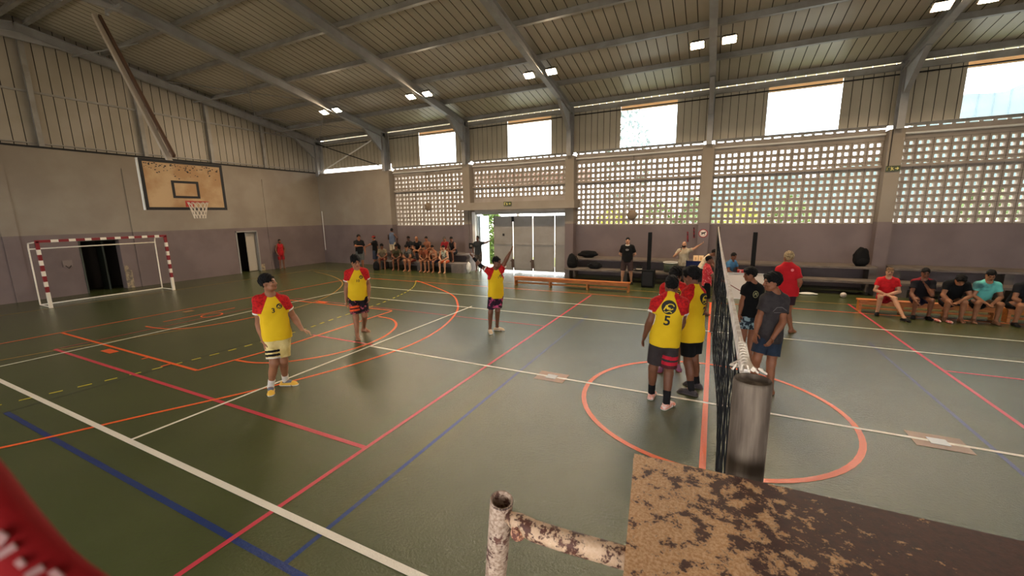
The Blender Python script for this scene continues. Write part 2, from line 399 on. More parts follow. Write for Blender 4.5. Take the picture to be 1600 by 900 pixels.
# ---- back wall with breeze-block screens
bb = MB()
SILL = 2.26; TOPS = 5.02; ZT = 5.39
bb.box((XL, YF, 0), (FR[1]-.2, YF+.75, ZB), 1); bb.box((XL, YF, ZB), (FR[1]-.2, YF+.75, 5.45), 0)
for i in range(1, len(FR)-1):
    x0, x1 = FR[i]+.2, FR[i+1]-.2
    if i == 2: continue
    bb.box((x0, YC, 0), (x1, YC+.15, SILL), 1)
wall_back = tag(bb.build('wall_back', [M_upper, M_lower]), 'long side wall with mauve lower band and pierced block screens', 'wall', kind='structure')
def screen(x0, x1, z0, z1, cols, rows, zt):
    """wall panel pierced by cols pairs of square holes"""
    m = MB(); y0, y1 = YC, YC+.14
    pw, ph = (x1-x0)/cols, (z1-z0)/rows
    hw, hh = pw*.29, ph*.57
    xs = [x0]; hx = []
    for c in range(cols):
        for o in (.275, .735):
            a = x0+pw*(c+o)-hw/2; xs += [a, a+hw]; hx.append((a, a+hw))
    xs.append(x1)
    zs = [z0]; hz = []
    for r in range(rows):
        a = z0+ph*(r+.5)-hh/2; zs += [a, a+hh]; hz.append((a, a+hh))
    zs.append(z1)
    # front and back skins
    for j in range(len(zs)-1):
        rowhole = j % 2 == 1
        if not rowhole:
            m.face([(x0, y0, zs[j]), (x1, y0, zs[j]), (x1, y0, zs[j+1]), (x0, y0, zs[j+1])], 0)
            m.face([(x1, y1, zs[j]), (x0, y1, zs[j]), (x0, y1, zs[j+1]), (x1, y1, zs[j+1])], 0)
        else:
            for i in range(0, len(xs)-1, 2):
                m.face([(xs[i], y0, zs[j]), (xs[i+1], y0, zs[j]), (xs[i+1], y0, zs[j+1]), (xs[i], y0, zs[j+1])], 0)
                m.face([(xs[i+1], y1, zs[j]), (xs[i], y1, zs[j]), (xs[i], y1, zs[j+1]), (xs[i+1], y1, zs[j+1])], 0)
    t = .012
    for (a, b) in hx:
        for (c, d) in hz:
            A = [(a, c), (b, c), (b, d), (a, d)]; B = [(a+t, c+t), (b-t, c+t), (b-t, d-t), (a+t, d-t)]
            for k in range(4):
                p, q, r, s = A[k], A[(k+1) % 4], B[(k+1) % 4], B[k]
                m.face([(p[0], y0, p[1]), (s[0], y1, s[1]), (r[0], y1, r[1]), (q[0], y0, q[1])], 0)
    # sunk joints between blocks
    for c in range(cols+1):
        x = x0+pw*c; m.box((x-.007, y0-.002, z0), (x+.007, y0, z1), 1)
    for r in range(rows+1):
        z = z0+ph*r; m.box((x0, y0-.002, z-.006), (x1, y0, z+.006), 1)
    m.box((x0, y0, z1), (x1, y1, zt), 0)
    return m
for i in range(1, len(FR)-1):
    x0, x1 = FR[i]+.2, FR[i+1]-.2
    if i == 2: m = screen(x0, x1, 3.65, TOPS, 11, 6, ZT)
    else: m = screen(x0, x1, SILL, TOPS, 10 if i == 1 else 12, 12, ZT)
    m.build('block_screen', [M_block, M_joint], wall_back)
    m = MB(); m.box((x0, YC-.1, 4.14), (x1, YC+.01, 4.22)); m.build('ledge', M_block, wall_back)
    # corrugated sheet foot, rail, bright slot and pale pipe
    m = MB(); m.box((x0, YC-.05, 5.43), (x1, YC+.03, 5.52)); m.box((x0, YC-.08, 5.5), (x1, YC-.02, 5.515)); m.build('cladding_rail', M_steeld, wall_back)
    m = MB()
    xx = x0
    while xx < x1-.25:
        m.box((xx, YC+.1, 5.37), (xx+.1, YC+.14, 5.5)); m.box((xx+.1, YC+.13, 5.37), (xx+.3, YC+.15, 5.41)); xx += .31
    m.build('sheet_foot', M_clad, wall_back)
    m = MB()
    m.tube([(x0, YC-.06, 5.2 if i != 2 else 5.22), ((x0+x1)/2, YC-.06, 5.19), (x1, YC-.06, 5.22)], .035, 8); m.build('pale_pipe', M_whitem, wall_back)
for i in range(1, len(FR)):
    m = MB(); x = FR[i]
    m.box((x-.2, YF, 0), (x+.2, YC+.3, ZB), 1); m.box((x-.2, YF, ZB), (x+.2, YC+.3, 5.32), 0)
    m.build('pillar', [M_upper, M_lower], wall_back)
# lintel over the main door
m = MB(); m.box((-11.75, 17.62, 3.04), (-5.6, YC+.12, 3.4)); m.build('lintel', M_upper, wall_back)
m = MB(); m.box((-11.2, YC, 3.38), (-6.15, YC+.14, 3.66)); m.box((-11.2, YC+.0, 2.86), (-6.15, YC+.1, 3.06)); m.build('door_head', M_block, wall_back)
# upper cladding with translucent windows
WIN = [(-14.6, -12.27), (-9.24, -7.01), (-3.85, -1.63), (1.48, 3.66), (6.75, 8.95), (12.2, 14.4), (17.7, 19.9)]
cl = MB(); edges = [XL] + [e for wv in WIN for e in wv] + [XR]
for a, b in zip(edges[::2], edges[1::2]):
    if a == XL: sheet(cl, (a, YC+.1, 5.74), (1, 0, 0), (0, 0, 1.48), FR[1]-a, .27, .018, .045, (0, -1, 0)); a = FR[1]
    sheet(cl, (a, YC+.1, 5.5), (1, 0, 0), (0, 0, 1.72), b-a, .27, .018, .045, (0, -1, 0))
cl.build('wall_cladding', [mat('wall_sheet', (188, 176, 154), .5, col2=(176, 164, 142), scale=.6), M_groove], wall_back)
m = MB()
for a, b in WIN: m.box((a-.0, YC+.115, 7.02), (b+.0, YC+.12, 7.22))
fl_ = bpy.data.materials.new('cream_sheet'); fl_.use_nodes = True; t = fl_.node_tree; t.nodes.clear()
o_ = t.nodes.new('ShaderNodeOutputMaterial'); mx = t.nodes.new('ShaderNodeMixShader'); df = t.nodes.new('ShaderNodeBsdfDiffuse'); tl = t.nodes.new('ShaderNodeBsdfTranslucent')
df.inputs['Color'].default_value = lin((222, 206, 176)); tl.inputs['Color'].default_value = lin((226, 196, 160)); mx.inputs['Fac'].default_value = .3
t.links.new(df.outputs[0], mx.inputs[1]); t.links.new(tl.outputs[0], mx.inputs[2]); t.links.new(mx.outputs[0], o_.inputs['Surface'])
m.build('window_flashing', fl_, wall_back)
m = MB(); m.box((XL, YC+.02, 7.2), (XR, YC+.1, 7.40)); m.build('top_rail', M_steeld, wall_back)
m = MB(); m.tube([(XL, YC-.02, 7.06), (XR, YC-.02, 7.06)], .022, 6); m.build('eaves_cable', M_dark, wall_back)
pane = bpy.data.materials.new('translucent_sheet'); pane.use_nodes = True
t = pane.node_tree; t.nodes.clear()
o_ = t.nodes.new('ShaderNodeOutputMaterial'); mx = t.nodes.new('ShaderNodeMixShader'); tr = t.nodes.new('ShaderNodeBsdfTransparent'); tl = t.nodes.new('ShaderNodeBsdfTranslucent')
tr.inputs['Color'].default_value = (.55, .63, .70, 1); tl.inputs['Color'].default_value = (.8, .9, .98, 1); mx.inputs['Fac'].default_value = .09
t.links.new(tr.outputs[0], mx.inputs[1]); t.links.new(tl.outputs[0], mx.inputs[2]); t.links.new(mx.outputs[0], o_.inputs['Surface'])
for i, (a, b) in enumerate(WIN):
    m = MB(); sheet(m, (a, YC+.13, 5.5), (1, 0, 0), (0, 0, 1.6), b-a, .36, .02, .03, (0, -1, 0))
    win = tag(m.build('window_%d' % (i+1), [pane, pane]), 'translucent ribbed window panel number %d from the end wall, high in the side wall' % (i+1), 'window', kind='structure')

# ---- main door: folding metal leaves, first one open to daylight
door_1 = empty('door_1', 'grey metal folding door with its left leaf open to daylight', 'door', kind='structure')
YD = 18.15
for (a, b) in ((-9.95, -8.90), (-8.85, -7.84), (-7.79, -6.72), (-6.68, -6.16)):
    m = MB(); m.box((a, YD, .05), (b, YD+.05, 2.72)); m.box((a, YD-.03, 1.32), (b, YD, 1.40)); m.box((a, YD-.012, .13), (a+.06, YD, 2.72)); m.box((b-.06, YD-.012, .13), (b, YD, 2.72))
    m.box((a, YD-.012, 2.64), (b, YD, 2.72)); m.box((a, YD-.012, .13), (b, YD, .22))
    lf = m.build('door_leaf', M_doorm, door_1)
    if a > -9 and a < -7:
        m = MB(); m.box((a-.11, YD-.06, .2), (a+.02, YD-.02, .62)); m.box((a-.16, YD-.07, .5), (a-.02, YD-.03, .56)); m.build('bolt', mat('bolt_rust', (78, 58, 46), .6), lf)
    if a < -9:
        m = MB(); m.box((a+.5, YD-.02, 1.75), (a+.6, YD-.001, 1.87)); m.build('notice', M_dark, lf)
        m = MB(); m.box((b-.02, YD-.06, 2.45), (b+.1, YD-.02, 2.72)); m.build('hinge', M_dark, lf)
m = MB()
m.box((-11.18, YD-.05, 0), (-11.0, YD+.2, 2.95)); m.build('door_jamb', M_whitem, door_1)
m = MB(); m.box((-11.0, YD-.02, 2.82), (-6.15, YD+.12, 2.95)); m.build('door_track', M_doorm, door_1)
m = MB(); m.box((-10.95, YD+.1, .05), (-10.9, YD+1.0, 2.75)); m.box((-10.86, YD+.15, .05), (-10.82, YD+1.05, 2.75)); m.build('folded_leaf', mat('leaf_pale', (190, 200, 205), .5), door_1)
# closing strips beside the door
m = MB(); m.box((-6.17, YD-.1, 0), (-6.14, YC+.1, 2.9)); m.build('door_jamb', M_doorm, door_1)

# ---- unseen sides of the hall (behind and right of the camera)
m = MB()
m.box((XL, YN-.2, 0), (XR, YN, 2.26), 1); m.box((XL, YN-.2, 4.2), (XR, YN, 5.5), 0); m.box((XL, YN-.2, 5.5), (XR, YN, 5.9), 0); m.box((XL, YN-.2, 6.6), (XR, YN, 7.7), 0)
for x in FR: m.box((x-.9, YN-.2, 2.26), (x+.9, YN, 5.6), 0); m.box((x-1.6, YN-.2, 5.9), (x+1.6, YN, 6.6), 0)
tag(m.build('wall_front', [M_upper, M_lower]), 'near side wall behind the viewer', 'wall', kind='structure')
m = MB(); m.box((XR, YN, 0), (XR+.3, 18.75, ZB), 1); m.box((XR, YN, ZB), (XR+.3, 18.75, 10), 0)
tag(m.build('wall_right', [M_upper, M_lower]), 'far end wall out of the picture', 'wall', kind='structure')

# ================================================================== PEOPLE: body fields and surface nets
class Field:
    def __init__(s, lo, hi, h):
        s.h = h; s.lo = np.array(lo, np.float32); n = np.ceil((np.array(hi)-np.array(lo))/h).astype(int)+2
        s.n = n; s.V = np.full(tuple(n), .25, np.float32)
        s.ax = [s.lo[i]+h*np.arange(n[i], dtype=np.float32) for i in range(3)]
    def sl(s, lo, hi):
        R = []
        for i in range(3):
            a = int(max(0, math.floor((lo[i]-s.lo[i])/s.h))); b = int(min(s.n[i], math.ceil((hi[i]-s.lo[i])/s.h)+1))
            if b <= a: return None
            R.append(slice(a, b))
        X = s.ax[0][R[0]][:, None, None]; Y = s.ax[1][R[1]][None, :, None]; Z = s.ax[2][R[2]][None, None, :]
        return tuple(R), X, Y, Z
    def add(s, pr, k=.02, cut=None, neg=False):
        fn, lo, hi = pr; m = .03+k
        q = s.sl([x-m for x in lo], [x+m for x in hi])
        if q is None: return
        R, X, Y, Z = q
        d = fn(X, Y, Z)
        if cut is not None:
            for (p, nrm) in cut:
                d = np.maximum(d, (X-p[0])*nrm[0]+(Y-p[1])*nrm[1]+(Z-p[2])*nrm[2])
        A = s.V[R]
        if neg:
            d = -d; hh = np.maximum(k-np.abs(A-d), 0)/k; s.V[R] = np.maximum(A, d)+hh*hh*k*.25
        else:
            hh = np.maximum(k-np.abs(A-d), 0)/k; s.V[R] = np.minimum(A, d)-hh*hh*k*.25
    def halfspace(s, p, n):
        X = s.ax[0][:, None, None]; Y = s.ax[1][None, :, None]; Z = s.ax[2][None, None, :]
        s.V = np.maximum(s.V, (X-p[0])*n[0]+(Y-p[1])*n[1]+(Z-p[2])*n[2]).astype(np.float32)
    def folds(s, amp, f, ph=0):
        X = s.ax[0][:, None, None]; Y = s.ax[1][None, :, None]; Z = s.ax[2][None, None, :]
        s.V += (amp*np.sin(f*(X*.9+Y*.7)+ph+3*np.sin(f*.3*Z))*np.sin(f*.45*(Z+.5*X-.4*Y)+ph*2)).astype(np.float32)
    def mesh(s, name, mats, classify=None):
        V = s.V; V[0] = V[-1] = .1; V[:, 0] = V[:, -1] = .1; V[:, :, 0] = V[:, :, -1] = .1
        S = V < 0
        n = np.array(V.shape)-1
        cnt = np.zeros(tuple(n), np.int8)
        for i in (0, 1):
            for j in (0, 1):
                for k in (0, 1): cnt += S[i:i+n[0], j:j+n[1], k:k+n[2]]
        I = np.argwhere((cnt > 0) & (cnt < 8))
        idx = np.full(tuple(n), -1, np.int32); idx[I[:, 0], I[:, 1], I[:, 2]] = np.arange(len(I))
        off = [(i, j, k) for i in (0, 1) for j in (0, 1) for k in (0, 1)]
        cv = {o: V[I[:, 0]+o[0], I[:, 1]+o[1], I[:, 2]+o[2]] for o in off}
        P = np.zeros((len(I), 3), np.float32); c = np.zeros(len(I), np.float32)
        for a in off:
            for d in range(3):
                if a[d]: continue
                b = list(a); b[d] = 1; b = tuple(b)
                v0, v1 = cv[a], cv[b]; msk = (v0 < 0) != (v1 < 0)
                tt = np.where(msk, v0/np.where(msk, v0-v1, 1), 0)
                q = np.tile(np.array(a, np.float32), (len(I), 1)); q[:, d] = tt
                P[msk] += q[msk]; c += msk
        P = (P/c[:, None]+I)*s.h+s.lo
        F = []
        for d in range(3):
            e, g = (d+1) % 3, (d+2) % 3
            s0 = [slice(None)]*3; s1 = [slice(None)]*3; s0[d] = slice(0, -1); s1[d] = slice(1, None)
            E = S[tuple(s0)] != S[tuple(s1)]
            Q = np.argwhere(E)
            ok = (Q[:, e] > 0) & (Q[:, g] > 0) & (Q[:, e] < n[e]) & (Q[:, g] < n[g]); Q = Q[ok]
            fl = S[Q[:, 0], Q[:, 1], Q[:, 2]]
            def at(de, dg):
                q = Q.copy(); q[:, e] -= de; q[:, g] -= dg
                return idx[q[:, 0], q[:, 1], q[:, 2]]
            quad = np.stack([at(1, 1), at(0, 1), at(0, 0), at(1, 0)], 1)
            quad[~fl] = quad[~fl][:, ::-1]
            F.append(quad)
        F = np.concatenate(F)
        F = F[(F >= 0).all(1)]
        me = bpy.data.meshes.new(name)
        me.vertices.add(len(P)); me.vertices.foreach_set('co', P.ravel())
        me.loops.add(F.size); me.loops.foreach_set('vertex_index', F.ravel().astype(np.int32))
        me.polygons.add(len(F)); me.polygons.foreach_set('loop_start', np.arange(0, F.size, 4, dtype=np.int32))
        me.update(calc_edges=True)
        me.polygons.foreach_set('use_smooth', np.ones(len(F), bool))
        for m in (mats if isinstance(mats, (list, tuple)) else [mats]): me.materials.append(m)
        if classify is not None:
            ctr = P[F].mean(1); me.polygons.foreach_set('material_index', np.asarray(classify(ctr), np.int32))
        me.update()
        o = bpy.data.objects.new(name, me); C.objects.link(o)
        return o

V3 = lambda p: np.array(p, float)
def frame3(d, hint):
    d = unit(d); a = np.array(hint, float)-d*(np.array(hint, float)@d)
    if np.linalg.norm(a) < .05: a = np.cross(d, (.3, .5, .81))
    a = unit(a); return (d, a, np.cross(d, a))
def unit(v): v = V3(v); return v/max(np.linalg.norm(v), 1e-9)
def cap(a, b, ra, rb=None, fd=None, fk=1.0):
    rb = ra if rb is None else rb; a, b = V3(a), V3(b); ab = b-a; L2 = max(float(ab@ab), 1e-9)
    fdv = unit(fd) if fd is not None else None
    def fn(X, Y, Z):
        px, py, pz = X-a[0], Y-a[1], Z-a[2]
        t = np.clip((px*ab[0]+py*ab[1]+pz*ab[2])/L2, 0, 1)
        wx, wy, wz = px-t*ab[0], py-t*ab[1], pz-t*ab[2]
        d2 = wx*wx+wy*wy+wz*wz
        if fdv is not None:
            c = wx*fdv[0]+wy*fdv[1]+wz*fdv[2]; d2 = d2+(fk*fk-1)*c*c
        return (np.sqrt(d2)-(ra+(rb-ra)*t)).astype(np.float32)
    r = max(ra, rb)
    return fn, np.minimum(a, b)-r, np.maximum(a, b)+r
def ell(c, axes, rad):
    c = V3(c); A = [unit(x) for x in axes]; mr = min(rad)
    def fn(X, Y, Z):
        px, py, pz = X-c[0], Y-c[1], Z-c[2]; q = 0
        for ax_, r in zip(A, rad): q = q+((px*ax_[0]+py*ax_[1]+pz*ax_[2])/r)**2
        return ((np.sqrt(q)-1)*mr).astype(np.float32)
    r = max(rad)
    return fn, c-r, c+r
def seg_t(ctr, a, b):
    a, b = V3(a), V3(b); ab = b-a
    t = ((ctr-a)@ab)/(ab@ab); tc_ = np.clip(t, 0, 1)
    return t, np.linalg.norm(ctr-(a+tc_[:, None]*ab), axis=1)

SKIN = {}
def skin(n):
    tones = {'tan': (158, 106, 76), 'brown': (120, 76, 54), 'dark': (92, 60, 46), 'light': (196, 146, 116), 'warm': (146, 92, 64)}
    return mat('skin_'+n, tones[n], .5, col2=tuple(int(x*.93) for x in tones[n]), scale=9, spec=.35)
M_hair = mat('hair_black', (13, 11, 11), .75, col2=(20, 17, 16), scale=60, bump=.8, bscale=110, spec=.2)
M_hairb = mat('hair_bleached', (176, 150, 108), .7, col2=(120, 96, 66), scale=40, bump=.5, bscale=120)
M_eye = mat('eye_dark', (24, 18, 16), .3)
M_lip = mat('lip', (128, 70, 60), .5)
M_sole = mat('sole', (222, 214, 204), .7)
CL = {}
def cloth(n, col, col2=None, sc=14, lo=.45, hi=.55): return mat('cloth_'+n, col, .85, col2=col2 or tuple(int(x*.93) for x in col), scale=sc, lo=lo, hi=hi, spec=.25, sheen=.0)

def person(label, J, look=None, skin_='tan', h=.007, m=1.0, shirt=None, shorts=None, hair='short', shoe=None, sock=None, group=None, beard=False, hand=None, curl=(.35, .35), toe=None, knee=.8, cap_=None, cat='person', name='person', longsleeve=None, sleeve=.55, hem=.06, facial=True, shw=.90):
    """J: joints in world metres; clothing specs are dicts. One continuous body mesh with hair and clothes as children."""
    J = {k: V3(v) for k, v in J.items()}
    mid = (J['sl']+J['sr'])/2; u0 = unit(J['nk']-(J['hl']+J['hr'])/2)
    for k in ('sl', 'sr'): J[k] = mid+(J[k]-mid)*shw-u0*.022
    seated = min(J['kl'][2]-J['hl'][2], J['kr'][2]-J['hr'][2]) > -.22
    pel = (J['hl']+J['hr'])/2
    up = unit(J['nk']-pel)
    rt_ = unit(J['sr']-J['sl']); rt_ = unit(rt_-up*(rt_@up)); fw = np.cross(up, rt_)
    hrt = unit(J['hr']-J['hl']); hup = unit(up+V3((0, 0, .6))); hrt = unit(hrt-hup*(hrt@hup)); hfw = np.cross(hup, hrt)
    tl_ = np.linalg.norm(J['nk']-pel); s = tl_/.60
    s = min(max(s, .86), 1.12)
    floor_z = {}
    lk = unit(look if look is not None else fw)
    hu = unit(J['hd']-J['nk']); hu = unit(hu*.35+V3((0, 0, 1))*.65-lk*.0); hrr = unit(np.cross(lk, hu)); hu = np.cross(hrr, lk)
    pts = np.array(list(J.values()))
    lo, hi = pts.min(0)-.27, pts.max(0)+.27; hi[2] = max(hi[2]-.06, 0)
    F = Field(lo, hi, h)
    ch = pel+(J['nk']-pel)*.66
    wa = pel+(J['nk']-pel)*.3
    sw = np.linalg.norm(J['sr']-J['sl'])/2
    def torso(o=0.0, loose=0.0):
        P = []
        W = max(sw*.80, .125)
        P.append((cap(pel-hup*.02, pel+hup*.06*s, (.150*m+o+loose*.4)*s, (.145*m+o+loose)*s, hfw, 1.42), .05))
        P.append((cap(pel+hup*.05, wa, (.143*m+o+loose)*s, (.137*m+o+loose)*s, hfw*.5+fw*.5, 1.40), .05))
        P.append((cap(wa, ch, (.138*m+o+loose*.9)*s, (.160*m+o+loose*.5)*s, fw, 1.42), .06))
        P.append((cap(ch, ch+up*.07*s, (.162*m+o)*s, (.135*m+o)*s, fw, 1.45), .05))
        P.append((cap(J['sl']*.86+J['sr']*.14-up*.02, J['sr']*.86+J['sl']*.14-up*.02, (.062*m+o)*s, None, fw, 1.0), .05))
        for sd in ('sl', 'sr'):
            P.append((cap(J['nk']*.85+J['hd']*.0+ch*.15+up*.03, J[sd]+up*.012, (.055+o*.8)*s, (.05+o*.8)*s), .05))
            P.append((ell(J[sd]-up*.008, (rt_, fw, up), [(.064*m+o)*s]*3), .035))
            sg = 1 if sd == 'sr' else -1
            P.append((ell(ch+fw*.062*s+rt_*sg*.075*s+up*.01, (rt_, fw, up), [(.078+o)*s, (.045+o)*s, (.062+o)*s]), .04))
        return P
    for pr, k in torso(): F.add(pr, k)
    neck_top = J['hd']-hu*.045*s-lk*.012
    F.add(cap(J['nk']-up*.03, neck_top, .060*s*m**.5, .056*s*m**.5), .03)
    # head
    hc = J['hd']; A = (hrr, lk, hu); q = s*.98
    def H(x, y, z): return hc+(hrr*x+lk*y+hu*z)*q
    F.add(ell(H(0, -.014, .032), A, [.076*q, .096*q, .088*q]), .02)
    F.add(ell(H(0, .026, -.022), A, [.064*q, .070*q, .088*q]), .03)
    F.add(cap(H(-.03, .045, -.082), H(.03, .045, -.082), .030*q), .03)
    F.add(cap(H(-.056, .0, -.055), H(-.03, .05, -.086), .020*q), .03); F.add(cap(H(.056, .0, -.055), H(.03, .05, -.086), .020*q), .03)
    F.add(ell(H(0, .072, -.094), A, [.02*q, .018*q, .016*q]), .02)
    if facial:
        F.add(cap(H(-.034, .083, .026), H(.034, .083, .026), .010*q), .015)
        for sx in (-1, 1):
            F.add(ell(H(sx*.031, .097, .004), A, [.017*q, .014*q, .012*q]), .012, neg=True)
            F.add(ell(H(sx*.031, .078, .003), A, [.014*q]*3), .006)
            F.add(ell(H(sx*.042, .066, -.03), A, [.02*q, .018*q, .018*q]), .02)
            F.add(ell(H(sx*.079, -.008, -.008), A, [.010*q, .021*q, .032*q]), .012)
        F.add(cap(H(0, .094, .012), H(0, .110, -.028), .0085*q, .014*q), .012)
        F.add(cap(H(-.013, .098, -.034), H(.013, .098, -.034), .0095*q), .012)
        F.add(cap(H(-.017, .088, -.060), H(.017, .088, -.060), .0085*q), .008)
        F.add(cap(H(-.014, .087, -.071), H(.014, .087, -.071), .0085*q), .008)
    # arms and hands
    fr = max(.0085, h*.85)
    hinfo = {}
    for sd, sg in (('l', -1), ('r', 1)):
        S_, E_, W_ = J['s'+sd], J['e'+sd], J['w'+sd]
        F.add(cap(S_, E_, .052*m*s, .041*m*s), .03)
        F.add(ell(S_+(E_-S_)*.45+fw*.006, frame3(E_-S_, fw), [.10*s, .048*m*s, .048*m*s]), .03)
        F.add(cap(E_, W_, .042*m*s, .028*s), .02)
        F.add(ell(E_+(W_-E_)*.28, frame3(W_-E_, fw), [.085*s, .044*m*s, .044*m*s]), .025)
        d = unit(W_-E_)
        if hand and hand.get(sd) is not None: d = unit(hand[sd])
        th = fw if abs(d@fw) < .8 else unit(V3((0, 0, 1))+.2*fw)
        th = unit(th-d*(th@d)); med = -rt_*sg
        n_ = med-d*(med@d)-th*(med@th)
        if np.linalg.norm(n_) < 1e-3: n_ = np.cross(d, th)*sg
        n_ = unit(n_)
        cu = curl[0 if sd == 'l' else 1]
        k0 = W_+d*.012
        F.add(cap(k0, W_+d*.085*s, .030*s, .038*s, n_, 2.3), .015)
        for fi, (of, ln) in enumerate(((.030, .072), (.0105, .082), (-.0095, .076), (-.029, .060))):
            b0 = W_+d*.082*s+th*of*s*1.08
            d1 = unit(d*math.cos(cu*.7)+n_*math.sin(cu*.7)+th*of*2.6); b1 = b0+d1*ln*.5*s
            d2 = unit(d*math.cos(cu*2.0)+n_*math.sin(cu*2.0)+th*of*2.6); b2 = b1+d2*ln*.5*s
            F.add(cap(b0-d*.012, b1, fr*1.05, fr), .006); F.add(cap(b1, b2, fr, fr*.85), .004)
        t0 = W_+d*.028*s+th*.024*s; t1 = t0+unit(d*.6+th*.75+n_*.25)*.045*s; t2 = t1+unit(d*.85+th*.3+n_*.3)*.034*s
        F.add(cap(t0, t1, fr*1.35, fr*1.15), .01); F.add(cap(t1, t2, fr*1.15, fr*.9), .004)
        hinfo[sd] = (d, th, n_)
    # legs and feet
    feet = {}
    for sd, sg in (('l', -1), ('r', 1)):
        H_, K_, A_ = J['h'+sd], J['k'+sd], J['a'+sd]
        F.add(cap(H_, K_, .086*m*s, .056*m*s), .04)
        F.add(ell(H_+(K_-H_)*.3, frame3(K_-H_, rt_), [.17*s, .083*m*s, .086*m*s]), .04)
        F.add(ell(K_, (rt_, fw, up), [.054*m*s]*3), .03)
        F.add(cap(K_, A_, .052*m*s, .036*s), .03)
        back = unit(np.cross(rt_, K_-A_)) if np.linalg.norm(np.cross(rt_, K_-A_)) > 1e-4 else -hfw
        if back@hfw > 0: back = -back
        F.add(ell(K_+(A_-K_)*.30+back*.016*s, frame3(A_-K_, rt_), [.135*s, .052*m*s, .054*m*s]), .03)
        tdir = V3(toe[sd]) if toe and sd in toe else hfw*1.0+hrt*sg*.18
        tdir = V3((tdir[0], tdir[1], 0)); tdir = unit(tdir); lat = np.cross(tdir, (0, 0, 1))
        g = A_[2]-.088*s
        def G_(x, y, z): return V3((A_[0], A_[1], g))+tdir*y*s+lat*x*s+V3((0, 0, z*s))
        F.add(cap(A_, G_(0, -.03, .035), .037*s, .034*s), .02)
        F.add(cap(G_(0, -.035, .032), G_(0, .12, .026), .033*s, .030*s, (0, 0, 1), 1.1), .02)
        F.add(cap(A_+tdir*.01, G_(0, .10, .03), .034*s, .026*s), .02)
        F.add(cap(G_(-.022, .115, .022), G_(.022, .11, .022), .026*s, None, (0, 0, 1), 1.25), .02)
        if not shoe:
            for ti in range(5):
                x = -.034+.0165*ti; x = x if sg > 0 else -x
                F.add(cap(G_(x, .125-.006*ti, .014), G_(x*1.08, .172-.011*ti, .012), max((.0125 if ti == 0 else .0092)*s, h*.8)), .005)
        feet[sd] = (G_, tdir, lat, A_, K_, g)
    zmin = min(feet['l'][5], feet['r'][5])
    # cut below soles
    for sd in ('l', 'r'):
        G_, tdir, lat, A_, K_, g = feet[sd]
    def cls(c):
        o = np.zeros(len(c), np.int32)
        if not facial: return o
        r = (c-hc)/q; x, y, z = r@hrr, r@lk, r@hu
        near = (np.abs(x) < .09) & (y > .04) & (np.abs(z) < .12)
        o[near & (np.abs(x) > .014) & (np.abs(x) < .052) & (z > .020) & (z < .032)] = 1
        o[near & (np.abs(x) > .020) & (np.abs(x) < .043) & (z > -.004) & (z < .009)] = 2
        o[near & (np.abs(x) < .024) & (z > -.079) & (z < -.054) & (y > .07)] = 3
        if beard:
            bd = (np.abs(x) < .075) & (z < -.035) & (z > -.13) & (y > -.01) & (o == 0) & ~((np.abs(x) < .02) & (z > -.05))
            o[bd] = 1
        return o
    body = F.mesh(name, [skin(skin_), M_hair, M_eye, M_lip], cls)
    tag(body, label, cat, group)
    out = {'body': body}
    # hair
    if hair and hair != 'bald':
        G = Field(hc-.17, hc+.19, h if h < .01 else .010)
        hs = {'short': (.010, .012), 'curly': (.022, .03), 'flat': (.014, .018), 'long': (.02, .02), 'bleached': (.012, .016), 'curtain': (.022, .022)}[hair]
        o_ = hs[0]
        G.add(ell(H(0, -.016, .034+hs[1]*.4), A, [(.076+o_)*q, (.097+o_*.9)*q, (.090+hs[1])*q]), .01)
        if hair in ('curtain', 'long'):
            G.add(cap(H(-.05, .06, .085), H(.05, .06, .085), .03*q), .02)
        # remove the face, ears and nape
        G.add(ell(H(0, .100, -.03), A, [.066*q, .072*q, .092*q]), .008, neg=True)
        G.add(cap(H(-.026, .122, .036), H(.026, .122, .036), .034*q), .008, neg=True)
        for sx in (-1, 1): G.add(cap(H(sx*.088, .02, -.05), H(sx*.088, .03, -.01), .034*q), .012, neg=True)
        G.halfspace(H(0, -.05, -.062), -hu*.9-lk*.25); G.halfspace(H(0, .03, -.02), unit(lk*.55-hu*.85))
        rng = np.random.default_rng(len(label)); ph = rng.uniform(0, 6)
        G.folds(.006 if hair != 'curly' else .009, 90, ph); G.folds(.004, 190, ph+1)
        ho = G.mesh('hair', M_hairb if hair == 'bleached' else M_hair); ho.parent = body; out['hair'] = ho
    if cap_ is not None:
        G = Field(hc-.2, hc+.2, h if h < .01 else .010)
        G.add(ell(H(0, -.012, .045), A, [.090*q, .110*q, .092*q]), .01)
        G.halfspace(H(0, 0, .035), -hu)
        G.add(cap(H(-.035, .09, .042), H(.035, .09, .042), .05*q, None, hu, 6.0), .006)
        co = G.mesh('cap', cap_); co.parent = body
    # ---- shirt
    if shirt:
        o = shirt.get('o', .014); loose = shirt.get('loose', .018)
        G = Field(lo, hi, h)
        hl = shirt.get('hem', hem)
        if seated: hl = -.01
        for pr, k in torso(o, loose): G.add(pr, k)
        if not seated: G.add(cap(pel-hup*.14, pel, (.150*m+o+loose)*s, (.150*m+o+loose)*s, hfw, 1.40), .04)
        nkr = shirt.get('neck', .068)
        G.add(cap(J['nk']-up*.0+fw*.012, J['hd'], nkr*s, nkr*1.1*s), .008, neg=True)
        G.add(ell(J['nk']+up*.03+fw*.05, (rt_, fw, up), [nkr*s, .07*s, .055*s]), .012, neg=True)
        G.halfspace(pel-hup*hl*s, -hup)
        sl_ = shirt.get('sleeve', sleeve)
